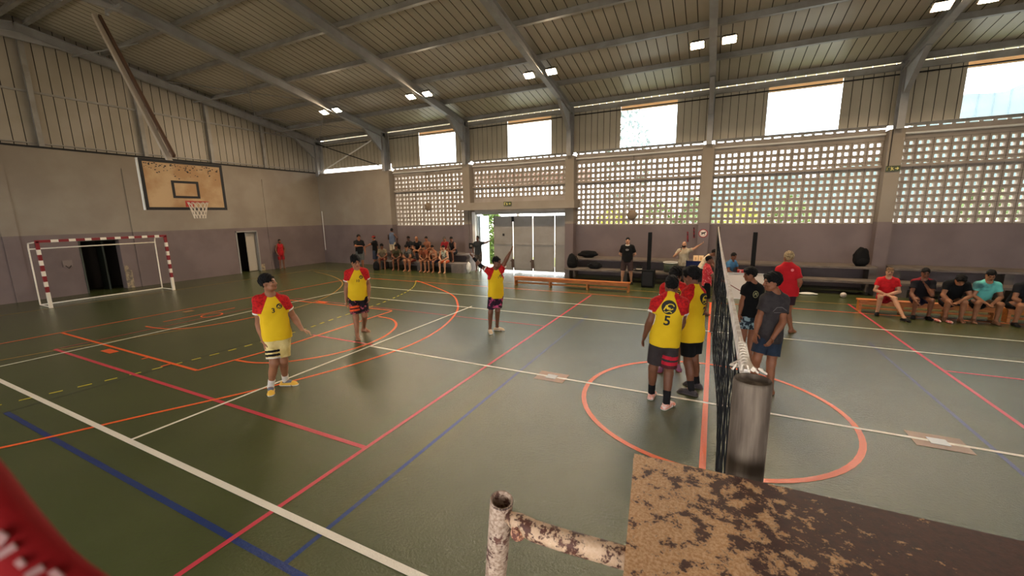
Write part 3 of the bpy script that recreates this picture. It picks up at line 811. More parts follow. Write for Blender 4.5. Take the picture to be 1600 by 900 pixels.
        if shirt.get('tank'):
            for sd, sg in (('l', -1), ('r', 1)):
                G.add(ell(J['s'+sd]+rt_*sg*.03, (rt_, fw, up), [.075*s, .13*s, .13*s]), .015, neg=True)
        else:
            for sd in ('l', 'r'):
                S_, E_ = J['s'+sd], J['e'+sd]; e = S_+(E_-S_)*sl_; d = unit(E_-S_)
                G.add(cap(S_-d*.01, e+d*.05, (.060*m+o)*s, (.052*m+o*1.6)*s), .03, cut=[(e, d)])
        G.folds(shirt.get('fold', .004), 26, len(label))
        cols = shirt['cols']      # [body, sleeve, cuff, ...]
        def sc(c):
            a = np.zeros(len(c), np.int32)
            if len(cols) < 2 or shirt.get('tank'): return a
            r = c-ch; x = np.abs(r@rt_); z = (c-J['nk'])@up
            for sd, sg in (('l', -1), ('r', 1)):
                S_, E_ = J['s'+sd], J['e'+sd]; L_ = np.linalg.norm(E_-S_)
                t, dist = seg_t(c, S_, E_)
                side = (c-ch)@rt_*sg
                armz = (dist/.058 < side/.150) & (dist < .11*m*s+o) & (t > .12)
                zz = np.clip(-z/(.24*s), 0, 1)
                rag = (side > (.045+.115*zz)*s) & (z > -.235*s)
                a[(armz | rag)] = 1
                if len(cols) > 2: a[armz & (t > sl_-.028/L_)] = 2
            return a
        so = G.mesh('shirt', cols, sc); so.parent = body; out['shirt'] = so
        if shirt.get('label'): so['label'] = shirt['label']
    if longsleeve is not None:
        sd, mt = longsleeve
        G = Field(lo, hi, h); S_, E_, W_ = J['s'+sd], J['e'+sd], J['w'+sd]
        e0 = S_+(E_-S_)*.35; d0 = unit(E_-S_)
        G.add(cap(e0, E_, .055*m*s, .047*m*s), .02); G.add(cap(E_, W_-(W_-E_)*.05, .048*m*s, .034*s), .02)
        sl2 = G.mesh('arm_sleeve', mt); sl2.parent = body
    # ---- shorts
    if shorts:
        o = shorts.get('o', .014); kn = shorts.get('len', knee)
        G = Field(lo, hi, h)
        G.add(cap(pel-hup*.03, pel+hup*.07*s, (.150*m+o)*s, (.142*m+o*.6)*s, hfw, 1.40), .04)
        for sd in ('l', 'r'):
            H_, K_ = J['h'+sd], J['k'+sd]; e = H_+(K_-H_)*kn; d = unit(K_-H_)
            fl = shorts.get('flare', .012)
            G.add(cap(H_, e+d*.05, (.088*m+o)*s, (.070*m+o+fl)*s), .035, cut=[(e, d)])
        G.halfspace(pel+hup*.085*s, hup)
        G.folds(.004, 22, len(label)+2)
        cols = shorts['cols']; zone = shorts.get('zone')
        def zc(c):
            a = np.zeros(len(c), np.int32)
            if zone:
                for (sd, t0, t1, mi) in zone:
                    t, dist = seg_t(c, J['h'+sd], J['k'+sd]); t2, dist2 = seg_t(c, J['h'+('l' if sd == 'r' else 'r')], J['k'+('l' if sd == 'r' else 'r')])
                    a[(t > t0) & (t < t1) & (dist < dist2)] = mi
            return a
        sh = G.mesh('shorts', cols, zc); sh.parent = body; out['shorts'] = sh
        if shorts.get('label'): sh['label'] = shorts['label']
    # ---- socks and shoes
    for sd in ('l', 'r'):
        G_, tdir, lat, A_, K_, g = feet[sd]
        if sock:
            mt, hgt = sock
            G = Field(np.minimum(A_, K_)-.14, np.maximum(A_, K_)+.14, min(h, .008))
            G.add(cap(K_, A_, (.052*m+.006)*s, .043*s), .03)
            G.add(ell(K_+(A_-K_)*.30-tdir*.016*s, frame3(A_-K_, lat), [.135*s, (.054*m+.004)*s, (.056*m+.004)*s]), .03)
            G.add(cap(A_, G_(0, .0, .05), .042*s, .036*s), .02)
            d = unit(K_-A_); G.halfspace(A_+d*hgt, d); G.halfspace(G_(0, 0, .045), (0, 0, -1))
            so_ = G.mesh('sock', mt); so_.parent = body
        if shoe:
            cols, kind = shoe
            G = Field(G_(0, .04, .05)-.24, G_(0, .04, .05)+.24, min(h, .008))
            G.add(cap(G_(0, -.045, .036), G_(0, .11, .034), .042*s, .042*s, (0, 0, 1), 1.05), .02)
            G.add(cap(G_(-.012, .13, .030), G_(.012, .135, .030), .040*s, None, (0, 0, 1), 1.35), .02)
            G.add(cap(G_(0, -.01, .075), G_(0, .06, .055), .044*s, .036*s), .02)
            G.add(cap(G_(0, -.052, .018), G_(0, .15, .016), .046*s, .044*s, (0, 0, 1), 2.6), .006)
            G.halfspace(G_(0, 0, .094), (-tdir*.35+V3((0, 0, 1))))
            G.halfspace(G_(0, 0, .001), (0, 0, -1))
            def kc(c, g=g, A_=A_, tdir=tdir):
                a = np.zeros(len(c), np.int32); z = c[:, 2]-g; y = (c-A_)@tdir
                if len(cols) > 2: a[(z > .060*s) & (y > -.03) & (y < .10*s)] = 2
                a[z < .022*s] = 1
                return a
            so_ = G.mesh('shoe', cols, kc); so_.parent = body
    out['frame'] = dict(pel=pel, up=up, rt=rt_, fw=fw, ch=ch, nk=J['nk'], s=s, hc=hc)
    return out

# ---- flat marks laid onto cloth
def lay(parent, name, mb_faces, origin, right, up, nrm, mt, off=.006):
    """2-D faces (metres) projected along -nrm onto the parent's surface"""
    me = parent.data
    bvh = BVHTree.FromPolygons([v.co for v in me.vertices], [tuple(p.vertices) for p in me.polygons])
    bm = bmesh.new()
    for f in mb_faces:
        vs = [bm.verts.new((p[0], p[1], 0)) for p in f]
        try: bm.faces.new(vs)
        except ValueError: pass
    bmesh.ops.triangulate(bm, faces=bm.faces[:])
    for _ in range(3):
        ed = [e for e in bm.edges if e.calc_length() > .022]
        if not ed: break
        bmesh.ops.subdivide_edges(bm, edges=ed, cuts=1)
        bmesh.ops.triangulate(bm, faces=bm.faces[:])
    o, r, u, n = Vector(origin), Vector(right), Vector(up), Vector(nrm)
    for v in bm.verts:
        p = o+r*v.co.x+u*v.co.y
        hit = bvh.ray_cast(p+n*.35, -n, .8)
        v.co = (hit[0]+n*off) if hit[0] is not None else p
    m2 = bpy.data.meshes.new(name); bm.to_mesh(m2); bm.free()
    m2.materials.append(mt)
    ob = bpy.data.objects.new(name, m2); C.objects.link(ob); ob.parent = parent
    return ob
def glyphs(txt, size, bold=.012):
    cu = bpy.data.curves.new('glyph', 'FONT'); cu.body = txt; cu.size = size; cu.align_x = 'CENTER'; cu.align_y = 'CENTER'; cu.offset = bold; cu.resolution_u = 4
    ob = bpy.data.objects.new('glyph', cu); C.objects.link(ob)
    dg = bpy.context.evaluated_depsgraph_get(); dg.update()
    me = ob.evaluated_get(dg).to_mesh()
    F = [[(me.vertices[i].co.x, me.vertices[i].co.y) for i in p.vertices] for p in me.polygons]
    ob.evaluated_get(dg).to_mesh_clear()
    bpy.data.objects.remove(ob); bpy.data.curves.remove(cu)
    return F
def disc2(r, cx=0, cy=0, sx=1, sy=1, n=24): return [(cx+r*sx*math.cos(2*PI*i/n), cy+r*sy*math.sin(2*PI*i/n)) for i in range(n)]
def band2(pts, w0):
    F = []
    P = [Vector(p) for p in pts]
    for i in range(len(P)-1):
        d = (P[i+1]-P[i]).normalized(); s = Vector((-d.y, d.x))*w0/2
        F.append([tuple(P[i]-s), tuple(P[i+1]-s), tuple(P[i+1]+s), tuple(P[i]+s)])
    return F
M_print = mat('print_black', (24, 20, 22), .7)
M_printy = mat('print_yellow', (232, 200, 40), .7)
def emblem(p, c, r, R, U, N, inner=None):
    lay(p, 'emblem', [disc2(r)], c, R, U, N, M_print, .006)
    k = r
    F = []
    F += band2([(-.62*k, -.45*k), (-.30*k, .30*k), (-.08*k, -.30*k)], .17*k)
    F += band2([(-.5*k, -.12*k), (-.12*k, -.12*k)], .12*k)
    F += band2([(.45*k*math.cos(a)+.22*k, .30*k*math.sin(a)+.2*k) for a in [i*.4 for i in range(0, 13)]], .13*k)
    F += band2([(-.55*k+.13*k*i, -.62*k-.10*k*math.sin(i*.9)) for i in range(9)], .12*k)
    F += band2([(-.1*k, -.2*k), (.25*k, -.3*k), (.6*k, -.12*k)], .13*k)
    lay(p, 'emblem_figure', F, c, R, U, N, inner or M_printy, .010)
def number(p, txt, c, size, R, U, N, mt=None):
    lay(p, 'shirt_number', glyphs(txt, size, size*.022), c, R, U, N, mt or M_print, .007)

# ---- posed joints from simple settings (local: x right, y forward, z up)
def pose_world(L, x, y, yaw):
    c, s_ = math.cos(yaw), math.sin(yaw)
    return {k: (x+v[0]*c-v[1]*s_, y+v[0]*s_+v[1]*c, v[2]) for k, v in L.items()}
def stand(x, y, yaw, Ht=1.75, z=0, **o):
    k = Ht/1.75
    L = dict(hl=(-.095, 0, .93), hr=(.095, 0, .93), nk=(0, -.01, 1.47), hd=(0, .03, 1.63), sl=(-.185, -.01, 1.41), sr=(.185, -.01, 1.41),
             el=(-.245, -.03, 1.12), er=(.245, -.03, 1.12), wl=(-.25, .06, .87), wr=(.25, .06, .87), kl=(-.10, .02, .50), kr=(.10, .02, .50), al=(-.11, -.02, .088), ar=(.11, -.02, .088))
    L.update(o)
    L = {a: (v[0]*k, v[1]*k, v[2]*k+z) for a, v in L.items()}
    return pose_world(L, x, y, yaw)
def sit(x, y, yaw, seat=.45, Ht=1.7, lean=.12, gap=.14, foot=.36, z=0, **o):
    k = Ht/1.7; sb = seat+.10
    L = dict(hl=(-.09, 0, sb), hr=(.09, 0, sb), kl=(-gap, .42*k, max(seat+.07, .50)), kr=(gap, .42*k, max(seat+.07, .50)), al=(-gap, foot, .088+z), ar=(gap, foot, .088+z),
             nk=(0, lean, sb+.53*k), hd=(0, lean+.055, sb+.69*k), sl=(-.18, lean, sb+.47*k), sr=(.18, lean, sb+.47*k))
    L.update(el=(-.24, lean+.07, sb+.19*k), er=(.24, lean+.07, sb+.19*k), wl=(-.10, .36*k, sb+.10), wr=(.10, .36*k, sb+.10))
    L.update(o)
    return pose_world(L, x, y, yaw)

# ================================================================== THE PLAYERS (joints in metres)
N3 = dict(hd=(-6.233,3.963,1.808),nk=(-6.269,3.999,1.604),sr=(-6.352,3.829,1.558),sl=(-6.173,4.153,1.508),er=(-6.432,3.852,1.151),wr=(-6.344,3.842,0.867),el=(-6.157,4.272,1.194),wl=(-5.983,4.268,1.001),hr=(-6.298,3.953,0.894),hl=(-6.217,4.082,0.877),kr=(-6.237,3.9,0.497),ar=(-6.36,3.87,0.09),kl=(-6.217,4.045,0.489),al=(-6.39,4.15,0.09))
N10 = dict(hd=(-7.366,6.777,1.79),nk=(-7.384,6.817,1.62),sr=(-7.524,6.665,1.544),sl=(-7.259,6.953,1.556),er=(-7.607,6.664,1.194),wr=(-7.557,6.585,0.894),el=(-7.276,7.023,1.217),wl=(-7.201,6.943,0.974),hr=(-7.475,6.718,0.904),hl=(-7.337,6.869,0.901),kr=(-7.398,6.684,0.488),ar=(-7.35,6.63,0.09),kl=(-7.309,6.869,0.5),al=(-7.65,7.12,0.09))
NUP = dict(hd=(-4.473,8.258,1.717),nk=(-4.516,8.269,1.56),sr=(-4.623,8.153,1.525),sl=(-4.4,8.367,1.553),er=(-4.827,8.097,1.652),wr=(-4.951,8.029,1.826),el=(-4.281,8.341,1.748),wl=(-4.191,8.391,1.936),hr=(-4.574,8.202,0.945),hl=(-4.46,8.323,0.939),kr=(-4.609,8.149,0.521),ar=(-4.7,8.26,0.09),kl=(-4.483,8.264,0.553),al=(-4.63,8.49,0.09))
N5 = dict(hd=(-0.486,6.066,1.775),nk=(-0.486,6.026,1.645),sl=(-0.68,6.008,1.541),sr=(-0.31,6.022,1.558),el=(-0.741,5.962,1.263),wl=(-0.823,6.045,0.99),er=(-0.323,6.091,1.255),wr=(-0.379,6.317,1.026),hl=(-0.628,6.013,0.936),hr=(-0.448,6.029,0.954),kl=(-0.68,6.038,0.517),al=(-0.7,6.15,0.09),kr=(-0.463,6.028,0.476),ar=(-0.46,5.89,0.09))
N2 = dict(hd=(-0.259,6.708,1.823),nk=(-0.227,6.679,1.681),sl=(-0.309,6.557,1.588),sr=(-0.131,6.762,1.583),el=(-0.334,6.536,1.243),wl=(-0.479,6.672,1.001),er=(-0.149,6.882,1.212),wr=(-0.328,6.926,1.025),hl=(-0.264,6.618,0.864),hr=(-0.151,6.731,0.866),kl=(-0.234,6.619,0.473),al=(-0.16,6.52,0.09),kr=(-0.158,6.741,0.506),ar=(-0.1,6.84,0.09))
NB = dict(hd=(0.654,8.675,1.623),nk=(0.704,8.701,1.477),sr=(0.596,8.61,1.388),sl=(0.835,8.771,1.376),er=(0.562,8.613,1.129),wr=(0.53,8.555,0.892),el=(0.888,8.786,1.12),wl=(0.793,8.694,0.91),hr=(0.643,8.646,0.844),hl=(0.772,8.746,0.821),kr=(0.626,8.607,0.477),ar=(0.62,8.62,0.09),kl=(0.765,8.696,0.456),al=(0.76,8.56,0.09))
NG = dict(hd=(0.847,7.243,1.714),nk=(0.891,7.268,1.563),sr=(0.771,7.171,1.483),sl=(1.026,7.31,1.457),er=(0.709,7.148,1.17),wr=(0.675,7.042,0.959),el=(1.02,7.13,1.13),wl=(0.895,7.01,0.90),hr=(0.795,7.219,0.81),hl=(0.96,7.31,0.783),kr=(0.725,7.126,0.505),ar=(0.72,7.15,0.09),kl=(0.935,7.212,0.444),al=(0.93,7.01,0.09))
NH = dict(hd=(-0.549,7.437,1.714),nk=(-0.568,7.495,1.592),sr=(-0.721,7.485,1.505),sl=(-0.411,7.506,1.521),er=(-0.745,7.544,1.216),wr=(-0.70,7.31,1.0),el=(-0.369,7.569,1.241),wl=(-0.40,7.31,1.02),hr=(-0.62,7.492,0.946),hl=(-0.464,7.502,0.959),kr=(-0.648,7.43,0.536),ar=(-0.69,7.42,0.09),kl=(-0.44,7.464,0.552),al=(-0.44,7.6,0.09))
NR = dict(hd=(1.552,10.997,1.732),nk=(1.549,10.977,1.595),sl=(1.391,11.002,1.469),sr=(1.724,10.949,1.475),el=(1.372,10.954,1.178),wl=(1.504,11.085,0.984),er=(1.799,10.887,1.198),wr=(1.756,11.025,0.966),hl=(1.524,10.981,0.884),hr=(1.668,10.958,0.898),kl=(1.54,11.029,0.481),al=(1.52,10.93,0.09),kr=(1.638,10.963,0.475),ar=(1.74,10.96,0.09))

def lift(J, dz=.05):
    for k in ('hl', 'hr'): J[k] = (J[k][0], J[k][1], J[k][2]+dz)
    return J
M_yel = cloth('yellow', (232, 190, 30), (227, 184, 26), 3)
M_sl = cloth('red_sleeve', (200, 30, 28), (158, 22, 26), 36, .45, .6)
M_cuff = cloth('white_cuff', (238, 226, 214))
YR = [M_yel, M_sl, M_cuff]
def sand(): return cloth('pale_yellow', (226, 202, 138), (206, 178, 110), 6)
def marks(P, front, num, side=1, sz=.1, er=.055, no_emblem=False):
    f = P['frame']; sg = 1 if front else -1
    N = V3(f['fw'])*sg; U = V3(f['up']); R = -V3(f['rt'])*sg; c = f['ch']; s = f['s']
    R = np.cross(U, N)
    return c, R, U, N, s
G_TEAM = 'yellow and red shirted players'
# player 3
P = person('player in yellow shirt 3 and cream shorts with black bands, nearest on the left', lift(N3), look=(.88, .46, .14), skin_='tan', h=.0062, m=1.03,
           shirt=dict(cols=YR, hem=.05), shorts=dict(cols=[sand(), cloth('black_band', (26, 22, 22)), cloth('white_hem', (238, 226, 210))], zone=[('r', .50, .58, 1), ('r', .64, .72, 1), ('r', .75, .9, 2)], len=.80, label='pale yellow shorts with black bands on one leg'),
           hair='flat', shoe=([mat('shoe_yellow', (226, 176, 60), .6), M_sole, mat('shoe_grey', (92, 98, 116), .7)], 'runner'), sock=(cloth('white_sock', (232, 224, 214)), .13),
           toe=dict(l=(.85, .42, 0), r=(.85, -.6, 0)), hand=dict(l=(.45, .68, -.5)), group=G_TEAM)
c, R, U, N, s = marks(P, True, '3')
number(P['shirt'], '3', c+R*-.005*s+U*.0, .105, R, U, N); emblem(P['shirt'], c+R*.085+U*.055, .042, R, U, N)
# player 10
P = person('barefoot player in yellow shirt 10 and dark patterned shorts with orange bands', lift(N10), look=(.9, -.28, -.3), skin_='tan', h=.0066, m=1.02,
           shirt=dict(cols=YR, hem=.05), shorts=dict(cols=[cloth('dark_floral', (30, 22, 30), (176, 84, 96), 16, .60, .64), cloth('orange_band', (248, 96, 46)), cloth('pink_hem', (216, 120, 120), (40, 24, 34), 30)], zone=[('r', .42, .52, 1), ('r', .58, .68, 1), ('l', .76, .95, 2)], len=.82, label='dark shorts with orange bands and pink pattern'),
           hair='curly', toe=dict(l=(.88, .2, 0), r=(.8, -.6, 0)), group=G_TEAM)
c, R, U, N, s = marks(P, True, '10')
number(P['shirt'], '10', c+R*.01-U*.035, .085, R, U, N); emblem(P['shirt'], c+R*.085+U*.05, .042, R, U, N)
# player with arms up
P = person('player in yellow shirt with both arms raised, black sleeve on one arm', NUP, look=(.98, -.1, -.12), skin_='brown', h=.0066, m=.95,
           shirt=dict(cols=YR, hem=.07, sleeve=.5), shorts=dict(cols=[cloth('magenta_floral', (44, 24, 40), (196, 78, 120), 13, .52, .60)], len=.78, label='dark shorts with magenta flowers'),
           hair='short', shoe=([mat('shoe_tan', (214, 184, 146), .6), M_sole, mat('shoe_pale', (226, 204, 176), .6)], 'runner'), toe=dict(l=(.93, .17, 0), r=(.6, -.8, 0)),
           longsleeve=('r', M_blackc), curl=(.1, .3), group=G_TEAM)
c, R, U, N, s = marks(P, True, '1'); number(P['shirt'], '1', c+R*.03+U*.02, .07, R, U, N); emblem(P['shirt'], c+R*.09+U*.05, .035, R, U, N)
# player 5, seen from behind
P = person('player seen from behind in yellow shirt 5, grey shorts with red bands', lift(N5), look=(-.1, .95, -.2), skin_='brown', h=.0058, m=1.03,
           shirt=dict(cols=YR, hem=.08), shorts=dict(cols=[cloth('charcoal', (56, 48, 48)), cloth('crimson_band', (196, 34, 52)), cloth('maroon', (88, 40, 42))], zone=[('r', .44, .54, 1), ('r', .60, .70, 1), ('r', .70, .9, 2)], len=.80, label='grey shorts with red bands on one leg'),
           hair='short', shoe=([mat('shoe_coral', (236, 150, 126), .6, col2=(240, 214, 204), scale=26), M_sole], 'runner'), sock=(cloth('black_sock', (24, 22, 24)), .17),
           toe=dict(l=(.05, .95, 0), r=(.45, .9, 0)), group=G_TEAM)
c, R, U, N, s = marks(P, False, '5')
number(P['shirt'], '5', c-U*.125, .19, R, U, N); emblem(P['shirt'], c+U*.07, .098, R, U, N)
# player 2 beside the net
P = person('player beside the net in yellow shirt 2 and black shorts, turned half away', lift(N2), look=(-.95, .25, -.25), skin_='brown', h=.0062, m=1.0,
           shirt=dict(cols=YR, hem=.08), shorts=dict(cols=[M_blackc], len=.72), hair='curtain', shoe=([mat('shoe_dark', (52, 42, 44), .6), mat('sole_grey', (90, 78, 74), .7)], 'runner'), sock=(cloth('black_sock', (24, 22, 24)), .13),
           toe=dict(l=(-.95, .2, 0), r=(-.95, .35, 0)), group=G_TEAM)
f = P['frame']; U = V3(f['up']); N = -V3(f['fw']); N = unit(N*.75+V3(f['rt'])*.55); R = np.cross(U, N)
number(P['shirt'], '2', f['ch']-U*.12, .18, R, U, N); emblem(P['shirt'], f['ch']+U*.07, .09, R, U, N)
# team mate hidden behind 5
P = person('player mostly hidden behind shirt 5, head bowed, in yellow and red shirt', NH, look=(.1, -.9, -.4), skin_='brown', h=.008,
           shirt=dict(cols=YR, hem=.06), shorts=dict(cols=[cloth('maroon_shorts', (120, 34, 44))], len=.75), hair='curly', shoe=([mat('shoe_purple', (116, 60, 92), .6), mat('sole_red', (150, 50, 60), .7)], 'runner'), group=G_TEAM)
c, R, U, N, s = marks(P, True, ''); emblem(P['shirt'], c+R*.06+U*.06, .05, R, U, N)
# opponents beyond the net
G_OPP = 'players beyond the net'
P = person('youth in black T-shirt with round pale emblem beyond the net, facing left', lift(NB, .04), look=(-.93, -.3, -.12), skin_='warm', h=.0068, m=.97,
           shirt=dict(cols=[M_blackc], hem=.05, sleeve=.5), shorts=dict(cols=[cloth('swirl_shorts', (34, 46, 58), (150, 172, 180), 14, .52, .58)], len=.70, label='dark shorts with pale swirls'), hair='curtain', toe=dict(l=(-.8, -.5, 0), r=(-.8, -.5, 0)), group=G_OPP)
c, R, U, N, s = marks(P, True, '')
gm = mat('print_grey', (150, 144, 104), .7)
lay(P['shirt'], 'emblem', [p for p in band2([(.05*math.cos(a), .06*math.sin(a)) for a in [i*.35 for i in range(19)]], .012)]+band2([(-.03, -.02), (0, .035), (.02, -.03)], .016)+band2([(-.02, .0), (.03, .02)], .012), c+R*-.02+U*.0, R, U, N, gm, .006)
P = person('youth in charcoal T-shirt and navy shorts standing behind the near net post', lift(NG, .05), look=(-.95, -.3, -.08), skin_='warm', h=.0062, m=.97,
           shirt=dict(cols=[cloth('charcoal_tee', (62, 56, 56), (54, 48, 49), 12)], hem=.07, sleeve=.62), shorts=dict(cols=[cloth('navy_shorts', (40, 50, 66))], len=.72), hair='curtain', toe=dict(l=(-.7, -.6, 0), r=(-.7, -.6, 0)), group=G_OPP)
c, R, U, N, s = marks(P, True, '')
lay(P['shirt'], 'print', band2([(-.09, -.03), (-.04, .03), (.04, .035), (.09, -.01)], .01)+band2([(-.07, -.05), (.08, -.045)], .008), c+U*.0, R, U, N, mat('print_faint', (104, 98, 98), .7), .006)
P = person('person with bleached hair seen from behind in a red T-shirt walking away beyond the net', lift(NR), look=(-.35, .9, -.1), skin_='warm', h=.0085, m=1.05,
           shirt=dict(cols=[cloth('red_tee', (196, 28, 36), (188, 26, 34), 5)], hem=.07, sleeve=.7), shorts=dict(cols=[cloth('plum_shorts', (58, 36, 44))], len=.6), hair='bleached', toe=dict(l=(.1, 1, 0), r=(.6, .8, 0)), group=G_OPP)
f = P['frame']; N = -V3(f['fw']); U = V3(f['up']); R = np.cross(U, N)
lay(P['shirt'], 'badge', [disc2(.03)], f['ch']+R*.09+U*.09, R, U, N, mat('badge_pink', (232, 120, 120), .7))

# ---- people standing round the hall
G_ST = 'people standing along the side wall'
H_FAR = .013
P = person('man in black shirt with white collar standing with hands behind his back', stand(-3.0, 16.35, PI+.1, 1.84, er=(.27, -.06, 1.13), wr=(.08, -.17, .98), el=(-.27, -.06, 1.13), wl=(-.08, -.17, .98), ar=(.17, 0, .088), al=(-.17, 0, .088), kr=(.14, .02, .5), kl=(-.14, .02, .5)), skin_='light', h=.011, m=1.22,
       shirt=dict(cols=[M_blackc], hem=.1, sleeve=.75), shorts=dict(cols=[cloth('brown_shorts', (66, 50, 48))], len=.98), hair='short', shoe=([M_black, M_black], 'clog'), group=G_ST)
f = P['frame']; m = MB(); nk_ = Vector(f['nk'])+Vector((0, 0, .015)); fw_, rt_v = Vector(f['fw']), Vector(f['rt'])
m.tube([nk_+rt_v*.085*math.cos(a)+fw_*(.085*math.sin(a)+.012)+Vector((0, 0, -.035*max(0, math.sin(a)))) for a in [2*PI*i/20 for i in range(21)]], .022, 8, cap=False)
cl_ = m.build('collar', cloth('collar_white', (222, 216, 208)), P['shirt'], smooth=True)
N = V3(f['fw']); U = V3(f['up']); R = np.cross(U, N)
lay(P['shirt'], 'chest_print', band2([(-.06, .02), (0, .035), (.06, .02)], .014)+band2([(-.05, -.01), (.05, -.01)], .014), f['ch']+U*.0, R, U, N, mat('print_pale', (190, 186, 180), .7), .008)
person('bald bearded man in beige shirt with one arm raised, a microphone at his mouth', stand(-.95, 16.34, PI-.15, 1.72, el=(-.40, .05, 1.50), wl=(-.60, .12, 1.66), er=(.32, .10, 1.17), wr=(.12, .26, 1.36)), skin_='light', h=.011, m=1.12, beard=True,
       shirt=dict(cols=[cloth('beige_tee', (186, 172, 148), (166, 150, 126), 9)], hem=.12, sleeve=.6), shorts=dict(cols=[cloth('grey_shorts', (92, 84, 76))], len=.95), hair='bald', shoe=([M_black, M_black], 'clog'), group=G_ST)
person('person in dark T-shirt leaning in the bright doorway with one arm on the door', stand(-10.42, 17.35, PI+.15, 1.80, el=(-.44, .06, 1.42), wl=(-.66, .08, 1.52), er=(.27, .0, 1.14), wr=(.22, .06, .90)), skin_='dark', h=.012,
       shirt=dict(cols=[cloth('slate_tee', (44, 46, 48))], hem=.1, sleeve=.65), shorts=dict(cols=[cloth('olive_shorts', (84, 76, 68), (58, 52, 48), 14)], len=.95), hair='short', group=G_ST)
person('person in red sleeveless kit standing against the end wall', stand(-21.75, 14.75, -PI/2-.25, 1.66, wl=(-.16, .08, .86), wr=(.18, .04, .86)), skin_='brown', h=H_FAR,
       shirt=dict(cols=[cloth('red_kit', (176, 30, 34), (150, 24, 30), 12)], hem=.1, tank=True), shorts=dict(cols=[cloth('red_kit_shorts', (150, 26, 32))], len=.9), hair='short', group=G_ST)
person('person in black T-shirt and grey shorts facing a friend in red cap', stand(-16.75, 15.75, -PI/2-.5, 1.9, er=(.22, .18, 1.2), wr=(.05, .36, 1.22)), skin_='warm', h=H_FAR, m=1.1,
       shirt=dict(cols=[M_blackc], hem=.12, sleeve=.7), shorts=dict(cols=[cloth('ash_shorts', (92, 94, 92))], len=.98), hair='curtain', group=G_ST)
person('person in red cap, black T-shirt and denim shorts near the corner', stand(-16.55, 16.65, PI/2+.35, 1.8, el=(-.36, .10, 1.30), wl=(-.34, .30, 1.2)), skin_='warm', h=H_FAR,
       shirt=dict(cols=[M_blackc], hem=.12, sleeve=.7), shorts=dict(cols=[cloth('denim_shorts', (56, 62, 78))], len=.98), hair='short', cap_=cloth('red_cap', (150, 44, 38)), group=G_ST)
person('child in grey blue tank top and pale shorts standing up on the block bench', stand(-15.55, 16.95, .25, 1.72, z=.47, el=(-.25, .08, 1.15), wl=(-.12, .25, 1.1), er=(.30, .02, 1.2), wr=(.2, .15, .98)), skin_='dark', h=H_FAR,
       shirt=dict(cols=[cloth('blue_tank', (86, 94, 112))], hem=.06, tank=True), shorts=dict(cols=[cloth('stone_shorts', (186, 168, 140))], len=.9), hair='short', group=G_ST)
# ---- officials partly behind the net
G_OF = 'people at the scorers table'
person('official in cream shirt bending over behind the net', stand(-.30, 14.75, -PI/2-.1, 1.72, nk=(0, .22, 1.38), hd=(0, .36, 1.49), sl=(-.185, .2, 1.32), sr=(.185, .2, 1.32), el=(-.22, .34, 1.1), er=(.22, .34, 1.1), wl=(-.15, .5, .98), wr=(.15, .5, .98)), skin_='brown', h=.012, m=1.1,
       shirt=dict(cols=[cloth('cream_shirt', (220, 198, 168), (200, 176, 146), 8)], hem=.1), shorts=dict(cols=[cloth('dark_trousers', (40, 36, 38))], len=.98), hair='short', group=G_OF)
person('person in red printed shirt and black shorts behind the net, holding a stick', stand(-.09, 12.1, -PI/2+.15, 1.62, el=(-.22, .18, 1.12), wl=(-.14, .48, 1.02), er=(.22, .16, 1.12), wr=(.16, .46, 1.02)), skin_='brown', h=.011,
       shirt=dict(cols=[cloth('red_print', (206, 52, 62), (232, 150, 140), 30, .58, .62)], hem=.06), shorts=dict(cols=[M_blackc], len=.98), hair='short', group=G_OF)
person('smiling person in blue shirt seated at the scorers table', sit(.50, 16.0, PI+.9, .47, 1.7, .16), skin_='brown', h=.012,
       shirt=dict(cols=[cloth('sky_shirt', (70, 118, 158))], hem=.08), shorts=dict(cols=[M_blackc], len=.9), hair='short', group=G_OF)
# ---- youths on the right-hand bench
G_B = 'youths seated on the right bench'
bx = [4.20, 4.90, 5.47, 6.02, 6.65]
def up_arm(**k): return k
person('youth in red T-shirt and red shorts on bench end, leg stretched out', sit(4.22, 13.98, PI-.15, .35, 1.74, .10, kl=(-.12, .44, .50), al=(-.30, .78, .088), kr=(.14, .40, .50), ar=(.15, .30, .088), wl=(.05, .34, .56), wr=(-.05, .36, .54)), skin_='light', h=.0095,
       shirt=dict(cols=[cloth('scarlet_tee', (206, 30, 36))], hem=.06), shorts=dict(cols=[cloth('scarlet_shorts', (156, 22, 36))], len=.8), hair='short', cap_=cloth('cap_pale', (112, 84, 60)), shoe=([M_black, M_black], 'slide'), toe=dict(l=(.5, -.9, 0)), group=G_B)
person('youth in maroon and black shirt with chin on hand, second on the bench', sit(4.90, 13.98, PI-.1, .35, 1.76, .16, wl=(-.03, .24, .86), el=(-.16, .32, .62), wr=(.16, .52, .46), er=(.22, .30, .62)), skin_='brown', h=.0095,
       shirt=dict(cols=[cloth('black_maroon', (26, 24, 28), (120, 26, 34), 3.2, .54, .57)], hem=.06), shorts=dict(cols=[cloth('navy_short2', (30, 34, 60))], len=.75), hair='short', shoe=([M_black, M_black], 'slide'), group=G_B)
person('barefoot youth in black T-shirt with head bowed, middle of the bench', sit(5.47, 13.98, PI-.05, .35, 1.76, .30, hd=(0, .44, 1.04), wl=(-.02, .50, .52), wr=(.13, .46, .50)), look=(-.1, -.75, -.66), skin_='tan', h=.0095,
       shirt=dict(cols=[M_blackc], hem=.06), shorts=dict(cols=[cloth('ink_shorts', (38, 38, 46))], len=.8), hair='curtain', group=G_B)
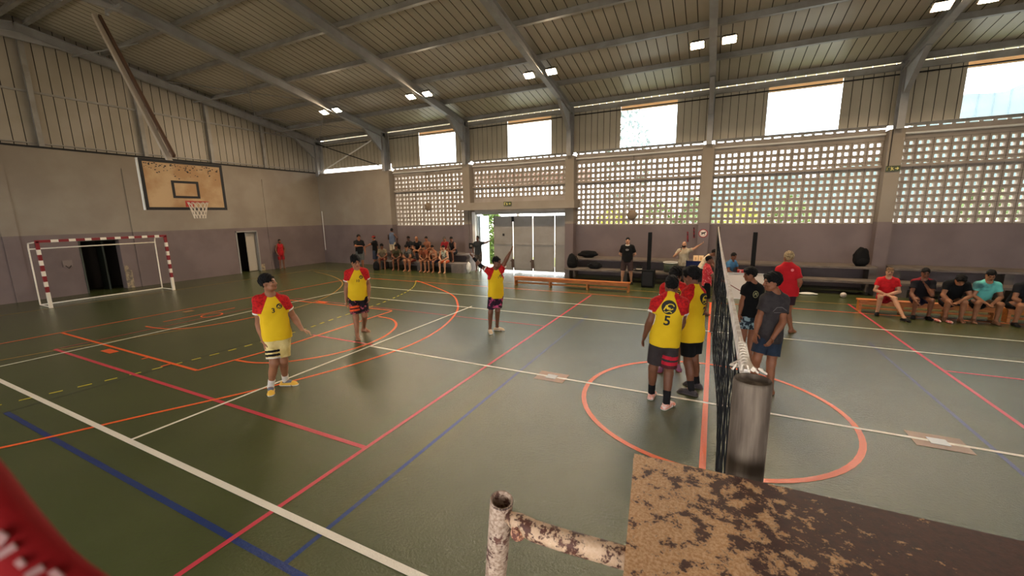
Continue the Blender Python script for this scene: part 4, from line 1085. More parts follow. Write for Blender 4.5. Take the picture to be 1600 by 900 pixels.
person('youth in turquoise T-shirt looking down with hands together, fourth on the bench', sit(6.02, 13.98, PI, .35, 1.78, .22, wl=(-.04, .44, .50), wr=(.05, .46, .50), gap=.19), look=(-.1, -.85, -.5), skin_='tan', h=.0095,
       shirt=dict(cols=[cloth('turquoise_tee', (104, 190, 180), (66, 110, 112), 2.6, .5, .6)], hem=.06), shorts=dict(cols=[M_blackc], len=.75), hair='short', group=G_B)
person('youth in black T-shirt at the right edge holding a phone', sit(6.66, 13.98, PI+.12, .35, 1.78, .24, wl=(-.05, .42, .56), wr=(.07, .44, .54), gap=.18), look=(-.35, -.8, -.45), skin_='tan', h=.0095,
       shirt=dict(cols=[cloth('jet_tee', (26, 26, 30))], hem=.06), shorts=dict(cols=[M_blackc], len=.75), hair='short', shoe=([M_black, M_black], 'slide'), group=G_B)
# ---- spectators on the block bench by the corner
G_S = 'spectators on the block bench'
def crowd(label, px, back, sk, tee, tee2, sh, yaw=PI, tank=False, m=1.0, capm=None, lean=.2, hair='short', bare=False):
    y, seat, z = (17.25, .86, .47) if back else (16.75, .47, 0)
    person(label, sit(px, y, yaw, seat, 1.66, lean, z=z, foot=.40) if not back else sit(px, y+.12, yaw, seat, 1.66, lean, z=z, foot=.34, kl=(-.14, .42, seat+.12), kr=(.14, .42, seat+.12)), skin_=sk, h=H_FAR+.001, m=m,
           shirt=None if bare else dict(cols=[cloth(tee[0], tee[1], tee2)], hem=.06, tank=tank), shorts=dict(cols=[cloth(sh[0], sh[1])], len=.85), hair=hair, cap_=capm, group=G_S)
crowd('spectator in olive T-shirt at left end of the front bench row', -16.05, 0, 'brown', ('pale_olive', (120, 106, 84)), None, ('rust', (120, 50, 40)), PI+.5, hair='curly')
crowd('spectator in dark green shirt beside the standing child', -15.0, 0, 'brown', ('dark_olive', (66, 60, 38)), None, ('night', (44, 40, 44)), PI+.3)
crowd('large spectator in dark patterned shirt and red shorts, front row centre', -14.1, 0, 'tan', ('dark_pattern', (44, 38, 36)), (100, 96, 90), ('brick', (124, 52, 44)), PI, m=1.3, lean=.34)
crowd('spectator in orange brown shirt, front row', -13.05, 0, 'tan', ('burnt', (128, 66, 42)), None, ('coal', (36, 32, 34)), PI-.1, lean=.28)
crowd('spectator in white singlet and navy shorts, front row', -12.55, 0, 'tan', ('pale_singlet', (190, 160, 130)), (150, 84, 60), ('indigo', (44, 46, 70)), PI-.1, tank=True)
crowd('spectator in pale vest and orange shorts at right end of the front row', -11.95, 0, 'light', ('pale_vest', (186, 190, 170)), (90, 88, 82), ('amber', (196, 84, 44)), PI+.1, tank=True, lean=.16)
crowd('spectator in black shirt hugging a bald friend, back row', -14.62, 1, 'dark', ('soot', (30, 28, 30)), None, ('soot_s', (34, 30, 32)), PI-.2, lean=.12)
crowd('bald spectator in black shirt leaning aside, back row', -14.08, 1, 'tan', ('pitch', (24, 24, 26)), None, ('pitch_s', (30, 28, 30)), PI+.25, lean=.26, hair='bald')
crowd('bare chested spectator in the middle of the back row', -13.45, 1, 'warm', ('none', (0, 0, 0)), None, ('umber', (56, 42, 38)), PI, bare=True, lean=.14)
crowd('spectator in red shirt and cap, back row', -12.3, 1, 'tan', ('wine', (142, 30, 34)), None, ('ebony', (28, 26, 28)), PI, capm=cloth('grey_cap', (90, 80, 70)), lean=.14)
crowd('spectator in black vest at right end of the back row', -11.85, 1, 'brown', ('raven', (28, 24, 26)), None, ('raven_s', (26, 24, 26)), PI, tank=True, lean=.18)

# ================================================================== THINGS
# ---- handball goal
goal = empty('handball_goal', 'handball goal with red and white striped frame by the end wall', 'goal', loc=(0, 0, 0))
GX, GY0, GY1, GZ = -19.65, 5.08, 8.56, 2.2
def striped(a, b, cuts, w_=.085):
    m = MB(); a, b = Vector(a), Vector(b); p = 0
    for q, mi in cuts:
        m.beam(a+(b-a)*p, a+(b-a)*q, w_, w_, (0, 0, 1) if abs((b-a).z) < 1 else (0, 1, 0), mi); p = q
    return m
pc = []; p = 0
for i, ln in enumerate((.12, .075, .085, .075, .085, .075, .085, .075, .085, .24)): p += ln; pc.append((min(p, 1), i % 2))
pc[-1] = (1, 1)
for y in (GY0, GY1): striped((GX, y, GZ), (GX, y, 0), pc).build('goalpost', [M_red, M_goalw], goal)
cc = []; p = 0; L_ = [.10, .052, .071, .048]+[.066, .048]*5+[.066, .042, .07]
tot = sum(L_)
for i, ln in enumerate(L_): p += ln/tot; cc.append((p, i % 2))
striped((GX, GY0-.04, GZ+.0), (GX, GY1+.04, GZ+.0), cc).build('crossbar', [M_red, M_goalw], goal)
m = MB(); r = .022; BX = -20.55
for y in (GY0, GY1):
    m.tube([(GX, y, GZ-.02), (BX+.05, y+.02, GZ-.08), (BX, y+.02, GZ-.2), (BX, y, .03), (GX, y, .03)], r, 8)
m.tube([(BX, GY0, 1.93), (BX, GY1, 1.93)], r, 8); m.tube([(BX, GY0, .03), (BX, GY1, .03)], r, 8)
m.build('back_frame', M_goalw, goal, smooth=True)

# ---- ceiling-hung basket
bk = empty('basketball_backboard', 'worn wooden basketball backboard hung from the roof on a long arm above the goal', 'backboard')
BXX, BY0, BY1, BZ0, BZ1 = -12.45, 5.14, 7.01, 3.06, 4.29
M_board = mat('board_plywood', (206, 170, 124), .6, col2=(186, 142, 94), scale=2.2)
m = MB(); m.box((BXX-.04, BY0, BZ0), (BXX, BY1, BZ1)); m.build('board', M_board, bk)
m = MB(); t_ = .055
def ring_rect(m, y0, y1, z0, z1, t):
    x0, x1 = BXX-.002, BXX+.004
    m.box((x0, y0, z0), (x1, y1, z0+t)); m.box((x0, y0, z1-t), (x1, y1, z1)); m.box((x0, y0, z0+t), (x1, y0+t, z1-t)); m.box((x0, y1-t, z0+t), (x1, y1, z1-t))
ring_rect(m, BY0+.0, BY1-.0, BZ0, BZ1, .07); cy = (BY0+BY1)/2-.02
ring_rect(m, cy-.31, cy+.31, 3.36, 3.80, .06)
for k in range(90):      # peeling specks near the upper edge
    y = random.uniform(BY0+.1, BY1-.1); z = BZ1-.09-abs(random.gauss(0, .13)); s_ = random.uniform(.008, .02)
    if z < BZ0+.1: continue
    m.box((BXX-.002, y-s_, z-s_*.6), (BXX+.002, y+s_, z+s_*.6))
m.build('board_marking', mat('board_black', (26, 22, 22), .6), bk)
m = MB(); m.box((BXX-.05, BY0-.03, BZ0), (BXX+.0, BY0, BZ1)); m.build('edge_strip', M_whitem, bk)
M_hoop = mat('hoop_red', (196, 58, 44), .5)
RC = (BXX+.40, cy+.03, 3.26)
m = MB(); m.tube([(RC[0]+.225*math.cos(a), RC[1]+.225*math.sin(a), RC[2]) for a in [2*PI*i/28 for i in range(29)]], .011, 8, cap=False)
m.box((BXX, RC[1]-.09, 3.14), (BXX+.02, RC[1]+.09, 3.30)); m.beam((BXX+.01, RC[1]-.05, 3.26), (RC[0]-.2, RC[1]-.06, 3.26), .02, .02); m.beam((BXX+.01, RC[1]+.05, 3.26), (RC[0]-.2, RC[1]+.06, 3.26), .02, .02)
hoop = m.build('hoop', M_hoop, bk, smooth=False)
m = MB()
for k in range(12):
    for sg in (1, -1):
        pts = []
        for j in range(7):
            u = j/6; a = 2*PI*(k+sg*u*2.2)/12; rr = .222-.10*u**.8
            pts.append((RC[0]+rr*math.cos(a), RC[1]+rr*math.sin(a), RC[2]-.42*u))
        m.tube(pts, .006, 4, cap=False)
m.build('net', mat('net_white', (224, 208, 186), .8), hoop)
m = MB()
TOP = Vector((-16.3, 6.3, 8.62)); BOT = Vector((BXX-.10, 5.86, 4.22))
m.beam(TOP, BOT, .10, .10)
m2 = MB(); m2.beam(TOP+Vector((.05, .10, .0)), BOT+Vector((-.02, .10, .2)), .06, .09); m2.build('drop_arm', mat('arm_shaded_side', (92, 66, 50), .7), bk)  # added dark beam standing in for the shaded side of the arm
m.build('drop_arm', mat('arm_paint', (190, 176, 158), .5), bk)
m = MB()
m.beam(BOT+Vector((0, 0, .02)), (BXX-.05, cy-.55, 3.95), .06, .06); m.beam(BOT+Vector((0, 0, .02)), (BXX-.05, cy+.45, 4.18), .06, .06)
m.beam((BXX-.06, BY0+.1, 3.9), (BXX-.06, BY1-.1, 3.9), .04, .06); m.beam((BXX-.06, cy-.3, 3.2), (BXX-.06, cy-.3, 4.2), .04, .05); m.beam((BXX-.06, cy+.3, 3.2), (BXX-.06, cy+.3, 4.2), .04, .05)
m.build('board_bracket', M_steel, bk)
m = MB(); zt = zroof(6.3)-.3
for y in (5.75, 6.75): m.beam((-16.65, y, zt-.1), (-16.1, y, zt-.55), .07, .07); m.beam((-16.65, y, zt-.6), (-15.75, y, zt-.6), .07, .07)
m.beam((-16.1, 5.6, zt-.66), (-16.1, 6.9, zt-.66), .07, .07); m.beam((-16.65, 5.75, zt-.7), (-16.65, 5.75, zt+.1), .07, .07); m.beam((-16.65, 6.75, zt-.7), (-16.65, 6.75, zt+.1), .07, .07)
m.build('roof_bracket', M_steel, bk)

# ---- volleyball net and posts
NX, NY0, NY1 = .085, .99, 10.25
netr = empty('volleyball_net', 'black volleyball net with white top tape seen almost edge on', 'net')
def nx(y, z): return NX+.018*math.sin(y*1.7+z*2)*(2.45-z)
def ntop(y): u = (y-NY0)/(NY1-NY0); return 2.455-.05*math.sin(PI*u)
m = MB(); ny = 94; nz_ = 10
for i in range(ny+1):
    y = NY0+(NY1-NY0)*i/ny
    m.tube([(nx(y, ntop(y)-k*.105*1.0)+random.uniform(-.006, .006), y+random.uniform(-.012, .012), ntop(y)-.03-k*.102) for k in range(nz_+1)], .0028, 4, cap=False)
for k in range(nz_+1):
    m.tube([(nx(NY0+(NY1-NY0)*i/ny, ntop(NY0+(NY1-NY0)*i/ny)-k*.105), NY0+(NY1-NY0)*i/ny, ntop(NY0+(NY1-NY0)*i/ny)-.03-k*.102+random.uniform(-.01, .01)*(k > 0)) for i in range(ny+1)], .0028 if k < nz_ else .005, 4, cap=False)
m.build('mesh_cords', M_blackc, netr)
m = MB(); pts = [(NX, NY0+(NY1-NY0)*i/30) for i in range(31)]
for (x, y), (x2, y2) in zip(pts, pts[1:]):
    z, z2 = ntop(y), ntop(y2); wv = wv2 = 0
    m.hexa([(x-.009+wv, y, z-.034), (x+.009+wv, y, z-.034), (x2+.009+wv2, y2, z2-.034), (x2-.009+wv2, y2, z2-.034), (x-.006+wv, y, z), (x+.006+wv, y, z), (x2+.006+wv2, y2, z2), (x2-.006+wv2, y2, z2)])
m.build('top_tape', mat('net_tape', (232, 222, 212), .8, col2=(206, 190, 178), scale=30), netr)
m = MB(); m.tube([(NX-.012+.006*math.sin(k), .985, 2.4-k*.1) for k in range(12)], .008, 6); m.build('side_rope', M_blackc, netr)
m = MB()
M_rope = mat('rope_white', (226, 210, 190), .8, bump=.6, bscale=200)
m.tube([(NX, 1.25, ntop(1.25)+.002), (NX+.004, 1.1, 2.452), (NX+.006, 1.0, 2.462), (NX+.008, .955, 2.468)], .005, 6)
for k in range(9):
    y = 1.0+.022*k; m.tube([(NX+.009*math.cos(a), y+.0035*a, 2.452+.009*math.sin(a)) for a in [i*.6 for i in range(11)]], .0026, 5)
for k in range(5):
    m.tube([(NX-.02+.012*k, .985, 2.46), (NX-.022+.010*k, .97-.004*k, 2.472), (NX-.030+.016*k, .962, 2.460)], .0022, 5)
m.tube([(NX-.015, 1.02, 2.45), (NX-.03, 1.05, 2.44), (NX-.01, 1.06, 2.452)], .0025, 5)
m.build('lashing', M_rope, netr)
def net_post(y, label):
    o = empty('net_post', label, 'post', 'volleyball net posts')
    R_ = .0365
    m = MB(); m.lathe([(R_+.004, 0), (R_+.004, .02), (R_, .03), (R_, 2.445), (R_-.002, 2.452), (R_-.004, 2.450), (R_-.005, 2.443), (0.001, 2.443)], (NX+.008, y, 0), 28)
    m.build('tube', mat('post_worn', (84, 72, 62), .9, 0, col2=(126, 112, 98), scale=38, lo=.40, hi=.64, spec=.15, stretch=(1, 1, .12), bump=.2), o, smooth=True)
    m = MB(); m.lathe([(.06, .0), (.06, .012), (.041, .014), (.041, .0)], (NX+.008, y, 0), 20); m.build('base_collar', M_steeld, o)
    m = MB(); m.box((NX-.02, y+.034, 1.3), (NX+.035, y+.06, 1.42)); m.tube([(NX-.03, y+.05, 1.36), (NX-.06, y+.05, 1.36), (NX-.06, y+.05, 1.28)], .006, 6); m.build('winch', M_steeld, o)
net_post(.942, 'worn round metal net post standing close in front, net rope lashed to its top')
net_post(10.32, 'far net post at the other end of the volleyball net')

# ---- referee stand in the foreground
rs = empty('referee_stand', 'rusty referee stand in the foreground, peeling plate and pipe handrail', 'referee stand')
def rust(name, paint, rusty, amount, scale=14, grad=None):
    m = bpy.data.materials.new(name); m.use_nodes = True; t = m.node_tree; b = t.nodes['Principled BSDF']; b.inputs['Roughness'].default_value = .6
    tc = t.nodes.new('ShaderNodeTexCoord')
    def noise(sc, det=8, ro=.6):
        n = t.nodes.new('ShaderNodeTexNoise'); n.inputs['Scale'].default_value = sc; n.inputs['Detail'].default_value = det; n.inputs['Roughness'].default_value = ro
        t.links.new(tc.outputs['Object'], n.inputs['Vector']); return n
    def ramp(src, p0, p1, c0, c1):
        r = t.nodes.new('ShaderNodeValToRGB'); r.color_ramp.elements[0].position = p0; r.color_ramp.elements[1].position = p1
        r.color_ramp.elements[0].color = c0; r.color_ramp.elements[1].color = c1; t.links.new(src, r.inputs['Fac']); return r
    n1 = noise(scale, 6, .55); n2 = noise(scale*5, 6, .7); n3 = noise(scale*1.9, 3)
    mth = t.nodes.new('ShaderNodeMath'); mth.operation = 'MULTIPLY_ADD'; mth.inputs[1].default_value = .6
    t.links.new(n2.outputs['Fac'], mth.inputs[0]); t.links.new(n1.outputs['Fac'], mth.inputs[2])
    fac = mth.outputs[0]
    if grad:
        sx = t.nodes.new('ShaderNodeSeparateXYZ'); t.links.new(tc.outputs['Object'], sx.inputs[0])
        g = t.nodes.new('ShaderNodeMath'); g.operation = 'MULTIPLY_ADD'; g.inputs[1].default_value = grad[0]; t.links.new(sx.outputs['X'], g.inputs[0]); t.links.new(fac, g.inputs[2])
        g2 = t.nodes.new('ShaderNodeMath'); g2.operation = 'MULTIPLY_ADD'; g2.inputs[1].default_value = grad[1]; t.links.new(sx.outputs['Y'], g2.inputs[0]); t.links.new(g.outputs[0], g2.inputs[2])
        fac = g2.outputs[0]
    hf = t.nodes.new('ShaderNodeMath'); hf.operation = 'MULTIPLY'; hf.inputs[1].default_value = .5; t.links.new(fac, hf.inputs[0]); fac = hf.outputs[0]; amount = amount*.5
    mask = ramp(fac, amount-.012, amount+.012, (0, 0, 0, 1), (1, 1, 1, 1))
    pc_ = ramp(n2.outputs['Fac'], .42, .58, lin(paint[0]), lin(paint[1])); rc_ = ramp(n3.outputs['Fac'], .3, .7, lin(rusty[0]), lin(rusty[1]))
    mx = t.nodes.new('ShaderNodeMix'); mx.data_type = 'RGBA'
    t.links.new(mask.outputs['Color'], mx.inputs[0]); t.links.new(pc_.outputs['Color'], mx.inputs[6]); t.links.new(rc_.outputs['Color'], mx.inputs[7])
    t.links.new(mx.outputs[2], b.inputs['Base Color'])
    inv = t.nodes.new('ShaderNodeMath'); inv.operation = 'SUBTRACT'; inv.inputs[0].default_value = 1; t.links.new(mask.outputs['Color'], inv.inputs[1])
    ad = t.nodes.new('ShaderNodeMath'); ad.operation = 'MULTIPLY_ADD'; ad.inputs[1].default_value = .35; t.links.new(n2.outputs['Fac'], ad.inputs[0]); t.links.new(inv.outputs[0], ad.inputs[2])
    bp = t.nodes.new('ShaderNodeBump'); bp.inputs['Strength'].default_value = .5; bp.inputs['Distance'].default_value = .002
    t.links.new(ad.outputs[0], bp.inputs['Height']); t.links.new(bp.outputs['Normal'], b.inputs['Normal'])
    return m
M_plate = rust('rust_plate', ((196, 140, 88), (226, 182, 138)), ((62, 32, 24), (88, 46, 32)), 1.05, 40, (.66, .30))
M_tube = rust('rust_tube', ((196, 170, 148), (150, 120, 98)), ((70, 38, 30), (104, 60, 42)), .875, 30)
M_tubed = rust('rust_rail', ((206, 168, 134), (220, 186, 154)), ((74, 38, 30), (100, 58, 42)), .82, 34)
m = MB(); zp = 2.3; th_ = .006
A_, B_, C_, D_ = (-.121, .812), (.66, .824), (.70, .36), (-.066, .36)
m.hexa([(*A_, zp-th_), (*B_, zp-th_), (*C_, zp-th_), (*D_, zp-th_), (*A_, zp), (*B_, zp), (*C_, zp), (*D_, zp)])
m.hexa([(A_[0], A_[1]-.012, zp-.045), (B_[0], B_[1]-.012, zp-.045), (B_[0], B_[1]-.006, zp-.045), (A_[0], A_[1]-.006, zp-.045), (A_[0], A_[1]-.012, zp-th_), (B_[0], B_[1]-.012, zp-th_), (B_[0], B_[1]-.006, zp-th_), (A_[0], A_[1]-.006, zp-th_)])
plate = m.build('plate', M_plate, rs)
def pipe(m, a, b, r, n=24, open_top=True):
    a, b = Vector(a), Vector(b); d = (b-a).normalized(); s = d.orthogonal().normalized(); u = d.cross(s)
    rings = [(a, r), (b, r), (b+d*.001, r-.0012), (b, r-.0035), (b-d*.05, r-.0038), (b-d*.05, .0005)]
    base = len(m.v)
    for c, rr in rings:
        for k in range(n): t = 2*PI*k/n; m.v.append(tuple(c+(s*math.cos(t)+u*math.sin(t))*rr))
    for i in range(len(rings)-1):
        for k in range(n): m.f.append((base+i*n+k, base+i*n+(k+1) % n, base+(i+1)*n+(k+1) % n, base+(i+1)*n+k)); m.m.append(0)
UT = Vector((-.309, .568, 2.30)); UD = Vector((-.034, .03, -.2)); 
m = MB(); pipe(m, UT+UD*11.5, UT, .0205); m.build('upright', M_tube, rs, smooth=True)
m = MB(); m.lathe([(.0188, 0), (.0208, .0015), (.0188, .003)], (0, 0, 0), 24)
rim = m.build('rim', mat('rust_dark', (56, 36, 30), .7), rs, smooth=True); rim.location = UT-Vector((0, 0, .002)); rim.rotation_euler = (UD*-1).to_track_quat('Z', 'Y').to_euler()
m = MB(); m.tube([(-.292, .562, 2.276), (-.27, .553, 2.280), (-.235, .543, 2.284), (-.18, .546, 2.283), (-.12, .553, 2.281), (-.05, .56, 2.279)], [.010, .0155, .0165, .0165, .0165, .0165], 18)
m.build('handrail', M_tubed, rs, smooth=True)
m = MB()
bc = Vector((-.262, .536, 2.276)); bn = Vector((.1, -.72, .55)).normalized(); bs = bn.orthogonal().normalized(); bu = bn.cross(bs)
for (r0, h0, h1, n_) in ((.0125, -.006, .002, 20), (.0095, .002, .008, 6), (.005, .008, .013, 10)):
    base = len(m.v)
    for hh in (h0, h1):
        for k in range(n_): t = 2*PI*k/n_; m.v.append(tuple(bc+bn*hh+(bs*math.cos(t)+bu*math.sin(t))*r0))
    for k in range(n_): m.f.append((base+k, base+(k+1) % n_, base+n_+(k+1) % n_, base+n_+k)); m.m.append(0)
    m.f.append(tuple(base+n_+k for k in range(n_))); m.m.append(0)
m.build('bolt', rust('rust_bolt', ((206, 150, 110), (190, 140, 110)), ((90, 44, 34), (120, 60, 44)), .815, 60), rs)
for (x, y) in ((.62, .80), (.66, .40)):
    m = MB(); m.tube([(x, y, zp-.006), (x+.1, y+(.08 if y > .6 else -.1), 0)], .02, 12); m.build('upright', M_tube, rs, smooth=True)
m = MB(); m.tube([(-.69, .9, .02), (-.66, -.3, .02)], .02, 10); m.tube([(-.344, .60, 2.1), (-.3, -.2, 1.6), (-.66, -.3, .02)], .018, 10); m.build('side_rail', M_tube, rs, smooth=True)

# ---- red cloth at the lower left, right beside the viewer
M_redc = cloth('foreground_red', (132, 8, 12), (98, 3, 8), 10, .35, .65)
m = MB()
e0, e1 = Vector((-0.1496, 0.0077, 2.7917)), Vector((-0.0827, 0.0392, 2.6812)); ed = (e1-e0)
cam_p = Vector((0, 0, 2.8)); NS = 24
sec = [(-.006, -.2), (-.006, -.06), (-.004, -.006), (-.002, -.001), (0, 0), (.003, -.002), (.006, -.012), (.010, -.05), (.016, -.2)]
nrm = ed.cross(Vector((0, 0, 1))).normalized()
if nrm.dot(cam_p-e0) < 0: nrm = -nrm
for i in range(NS+1):
    u = i/NS; p = e0+ed*u+Vector((0, 0, .0006*math.sin(u*31)))
    for (a, b) in sec: m.v.append(tuple(p+nrm*(a+.001*math.sin(u*17+b*60))+Vector((0, 0, b))))
for i in range(NS):
    for k in range(len(sec)-1):
        n_ = len(sec); m.f.append((i*n_+k, (i+1)*n_+k, (i+1)*n_+k+1, i*n_+k+1)); m.m.append(0)
for i in (0, NS):
    m.f.append(tuple(i*len(sec)+k for k in range(len(sec)))); m.m.append(0)
redc = m.build('red_jersey', M_redc, smooth=True)
tag(redc, 'blurred red cloth with white lettering at the lower left, closest to the viewer', 'jersey')
def mark(pts, wd):
    me = redc.data; bvh = BVHTree.FromPolygons([v.co for v in me.vertices], [tuple(p.vertices) for p in me.polygons])
    m = MB(); H_ = []
    for p in pts:
        d = (Vector(p)-cam_p).normalized(); h_ = bvh.ray_cast(cam_p, d, 3)
        H_.append(h_[0]-d*.001 if h_[0] is not None else Vector(p))
    if len(H_) == 1: H_ = [H_[0]-ed.normalized()*wd*.5, H_[0]+ed.normalized()*wd*.5]
    m.beam(H_[0], H_[1], wd, .0003, nrm); m.build('lettering', mat('print_white', (150, 108, 104), .7), redc)
for pts, wd in [([(-0.2316, 0.0332, 2.6866), (-0.2297, 0.0347, 2.6833)], 0.003), ([(-0.2283, 0.0314, 2.6797), (-0.2281, 0.0364, 2.6807)], 0.0014), ([(-0.225, 0.036, 2.6748)], 0.0017), ([(-0.2223, 0.0359, 2.67), (-0.2218, 0.0404, 2.6705)], 0.0014), ([(-0.2203, 0.0417, 2.6683), (-0.2177, 0.0432, 2.6646)], 0.0019)]: mark(pts, wd)

# ---- gym benches
def gym_bench(x0, x1, y, label):
    b = empty('gym_bench', label, 'bench', 'wooden gym benches')
    m = MB(); m.box((x0, y, .305), (x1, y+.24, .345)); m.build('seat', M_wood, b, bevel=.004)
    m = MB(); m.box((x0+.03, y+.01, .21), (x1-.03, y+.035, .305)); m.build('apron', M_wood, b)
    m = MB(); m.box((x0+.1, y+.105, .07), (x1-.1, y+.135, .13)); m.build('stretcher', M_wood, b)
    for k in range(4):
        x = x0+.06+(x1-x0-.12)*k/3
        m = MB(); m.box((x-.03, y+.012, 0), (x+.03, y+.228, .305)); m.build('leg', M_wood, b)
gym_bench(-7.1, -2.55, 14.5, 'long orange wooden gym bench standing empty before the metal door')
gym_bench(3.68, 6.42, 13.98, 'orange wooden gym bench under the seated youths')
gym_bench(6.5, 9.3, 13.9, 'orange wooden gym bench cut off by the right edge')

# ---- concrete block bench along the wall
def block_bench(x0, x1, label, step):
    b = empty('block_bench', label, 'bench', 'concrete two step benches')
    m = MB(); m.box((x0, 16.62, .40), (x1, 17.3, .47)); m.build('seat', M_conc, b)
    m = MB(); m.box((x0, 17.32, .79), (x1, YC-.01, .86)); m.build('seat', M_conc, b)
    n = max(1, round((x1-x0)/step))
    for k in range(n+1):
        x = x0+.1+(x1-x0-.2)*k/n
        m = MB(); m.box((x-.1, 16.72, 0), (x+.1, 17.25, .40)); m.build('pier', M_conc, b)
        if YF-.02 > 0:
            m = MB(); m.box((x-.1, 17.40, 0), (x+.1, 17.97, .79)); m.build('pier', M_conc, b)
block_bench(-16.4, -10.95, 'concrete two step bench in the corner bay, crowded with spectators', 2.7)
m = MB(); m.box((-11.55, 16.6, 0), (-10.9, 17.1, .46))
m.build('end_block', M_conc, bpy.data.objects['block_bench'])
block_bench(-5.7, -.6, 'concrete two step bench between the door and the sign pillar', 2.55)
block_bench(-.15, 4.95, 'concrete two step bench behind the scorers table', 2.55)
block_bench(5.36, 15.9, 'concrete two step bench behind the youths on the right', 2.62)

# ---- loudspeaker columns
def speaker(x, y, label):
    s = empty('column_speaker', label, 'loudspeaker', 'black column loudspeakers')
    m = MB(); m.box((x-.22, y-.25, .01), (x+.22, y+.25, .66)); m.build('subwoofer', M_black, s, bevel=.015)
    m = MB(); m.box((x-.18, y-.26, .08), (x+.18, y-.251, .6)); m.build('grille', mat('grille', (30, 30, 32), .8), s)
    m = MB(); m.box((x-.065, y-.07, .66), (x+.065, y+.07, 2.06)); m.build('column', M_black, s, bevel=.01)
speaker(-2.12, 15.95, 'black column loudspeaker on its box beside the green pot')
speaker(1.28, 16.25, 'black column loudspeaker rising behind the whiteboard')

# ---- scorers table, chair, boards
tb = empty('scorers_table', 'dark folding table behind the whiteboard', 'table')
m = MB(); m.box((.25, 15.0, .70), (1.75, 15.6, .735)); m.build('table_top', mat('table_grey', (70, 64, 62), .6), tb)
for x in (.35, 1.65):
    for y in (15.06, 15.54):
        m = MB(); m.tube([(x, y, 0), (x, y, .70)], .016, 8); m.build('leg', M_steeld, tb)
wbd = empty('whiteboard', 'white board leaning against the scorers table', 'whiteboard')
m = MB(); m.hexa([(.50, 14.72, .01), (1.52, 14.72, .01), (1.52, 14.74, .01), (.50, 14.74, .01), (.50, 14.97, .80), (1.52, 14.97, .80), (1.52, 14.99, .80), (.50, 14.99, .80)]); m.build('panel', mat('board_white', (206, 196, 188), .5), wbd)
m = MB()
for q in ((( .50, 14.71, .01), (1.52, 14.71, .01)), ((.50, 14.96, .80), (1.52, 14.96, .80)), ((.50, 14.71, .01), (.50, 14.96, .80)), ((1.52, 14.71, .01), (1.52, 14.96, .80))): m.beam(q[0], q[1], .02, .025)
m.build('rim', M_whitem, wbd)
m = MB(); m.box((.78, 15.2, .736), (1.12, 15.42, .86)); sb = tag(m.build('snack_box', mat('carton_red', (176, 40, 44), .6, col2=(226, 190, 180), scale=12, lo=.58, hi=.62)), 'small red carton on the scorers table', 'box')
ch_ = empty('camp_chair', 'navy folding chair with a white triangle on its back', 'chair')
M_navy = mat('navy_canvas', (28, 42, 96), .85, col2=(24, 34, 80), scale=6)
m = MB(); m.hexa([(-.78, 15.62, .42), (-.12, 15.62, .42), (-.12, 15.66, .42), (-.78, 15.66, .42), (-.80, 15.52, 1.10), (-.10, 15.52, 1.10), (-.10, 15.56, 1.10), (-.80, 15.56, 1.10)]); bkp = m.build('backrest', M_navy, ch_)
m = MB(); m.box((-.76, 15.62, .40), (-.14, 16.1, .43)); m.build('seat', M_navy, ch_)
for (xa, xb, y) in ((-.8, -.1, 15.6), (-.1, -.8, 15.62), (-.8, -.1, 16.08), (-.1, -.8, 16.1)):
    m = MB(); m.tube([(xa, y, .01), (xb, y, .45)], .012, 8); m.build('leg', M_black, ch_)
m = MB()
for x in (-.8, -.1): m.tube([(x, 15.62, .42), (x, 15.53, 1.12)], .013, 8)
m.build('back_frame', M_black, ch_)
m = MB(); m.face([(-.34, 15.545, .80), (-.20, 15.545, .80), (-.25, 15.53, .92)]); m.build('triangle_print', M_whitem, bkp)
ch_.location = (0, -.12, 0)
sc_ = empty('flip_scoreboard', 'cream flip scoreboard with two panels standing on the concrete ledge', 'scoreboard')
for x in (-.66, -.47):
    m = MB(); m.hexa([(x, 17.36, .86), (x+.175, 17.36, .86), (x+.175, 17.38, .86), (x, 17.38, .86), (x, 17.44, 1.10), (x+.175, 17.44, 1.10), (x+.175, 17.45, 1.10), (x, 17.45, 1.10)]); pn = m.build('score_panel', mat('score_cream', (236, 200, 152), .7), sc_)
    m = MB()
    for (z0, z1) in ((.93, 1.03),): m.hexa([(x+.06, 17.382-.01, z0), (x+.115, 17.382-.01, z0), (x+.115, 17.384, z0), (x+.06, 17.384, z0), (x+.06, 17.402, z1), (x+.115, 17.402, z1), (x+.115, 17.416, z1), (x+.06, 17.416, z1)])
    m.build('score_figure', mat('score_tan', (206, 160, 112), .7), pn)
m = MB(); m.tube([(-.67, 17.47, .862), (-.28, 17.47, .862)], .01, 6); m.tube([(-.67, 17.46, 1.1), (-.67, 17.5, .862)], .008, 6); m.tube([(-.29, 17.46, 1.1), (-.29, 17.5, .862)], .008, 6); m.build('stand_wire', M_steeld, sc_)
# big green pot
pt = empty('stock_pot', 'large dark green pot with a silver rim on the concrete bench', 'pot')
m = MB(); m.lathe([(.001, .475), (.24, .475), (.27, .50), (.29, .84), (.275, .84), (.255, .50), (.001, .49)], (-1.42, 16.95, 0), 28); m.build('bowl', mat('pot_green', (46, 58, 42), .5, col2=(60, 62, 48), scale=8), pt, smooth=True)
m = MB(); m.tube([(-1.42+.29*math.cos(a), 16.95+.29*math.sin(a), .845) for a in [2*PI*i/28 for i in range(29)]], .018, 8, cap=False); m.build('rim', M_whitem, pt, smooth=True)
m = MB(); m.lathe([(.001, .862), (.2, .855), (.275, .838), (.2, .845), (.001, .85)], (-1.42, 16.95, 0), 24); m.build('lid', mat('pot_lid', (170, 164, 156), .3, .6), pt, smooth=True)

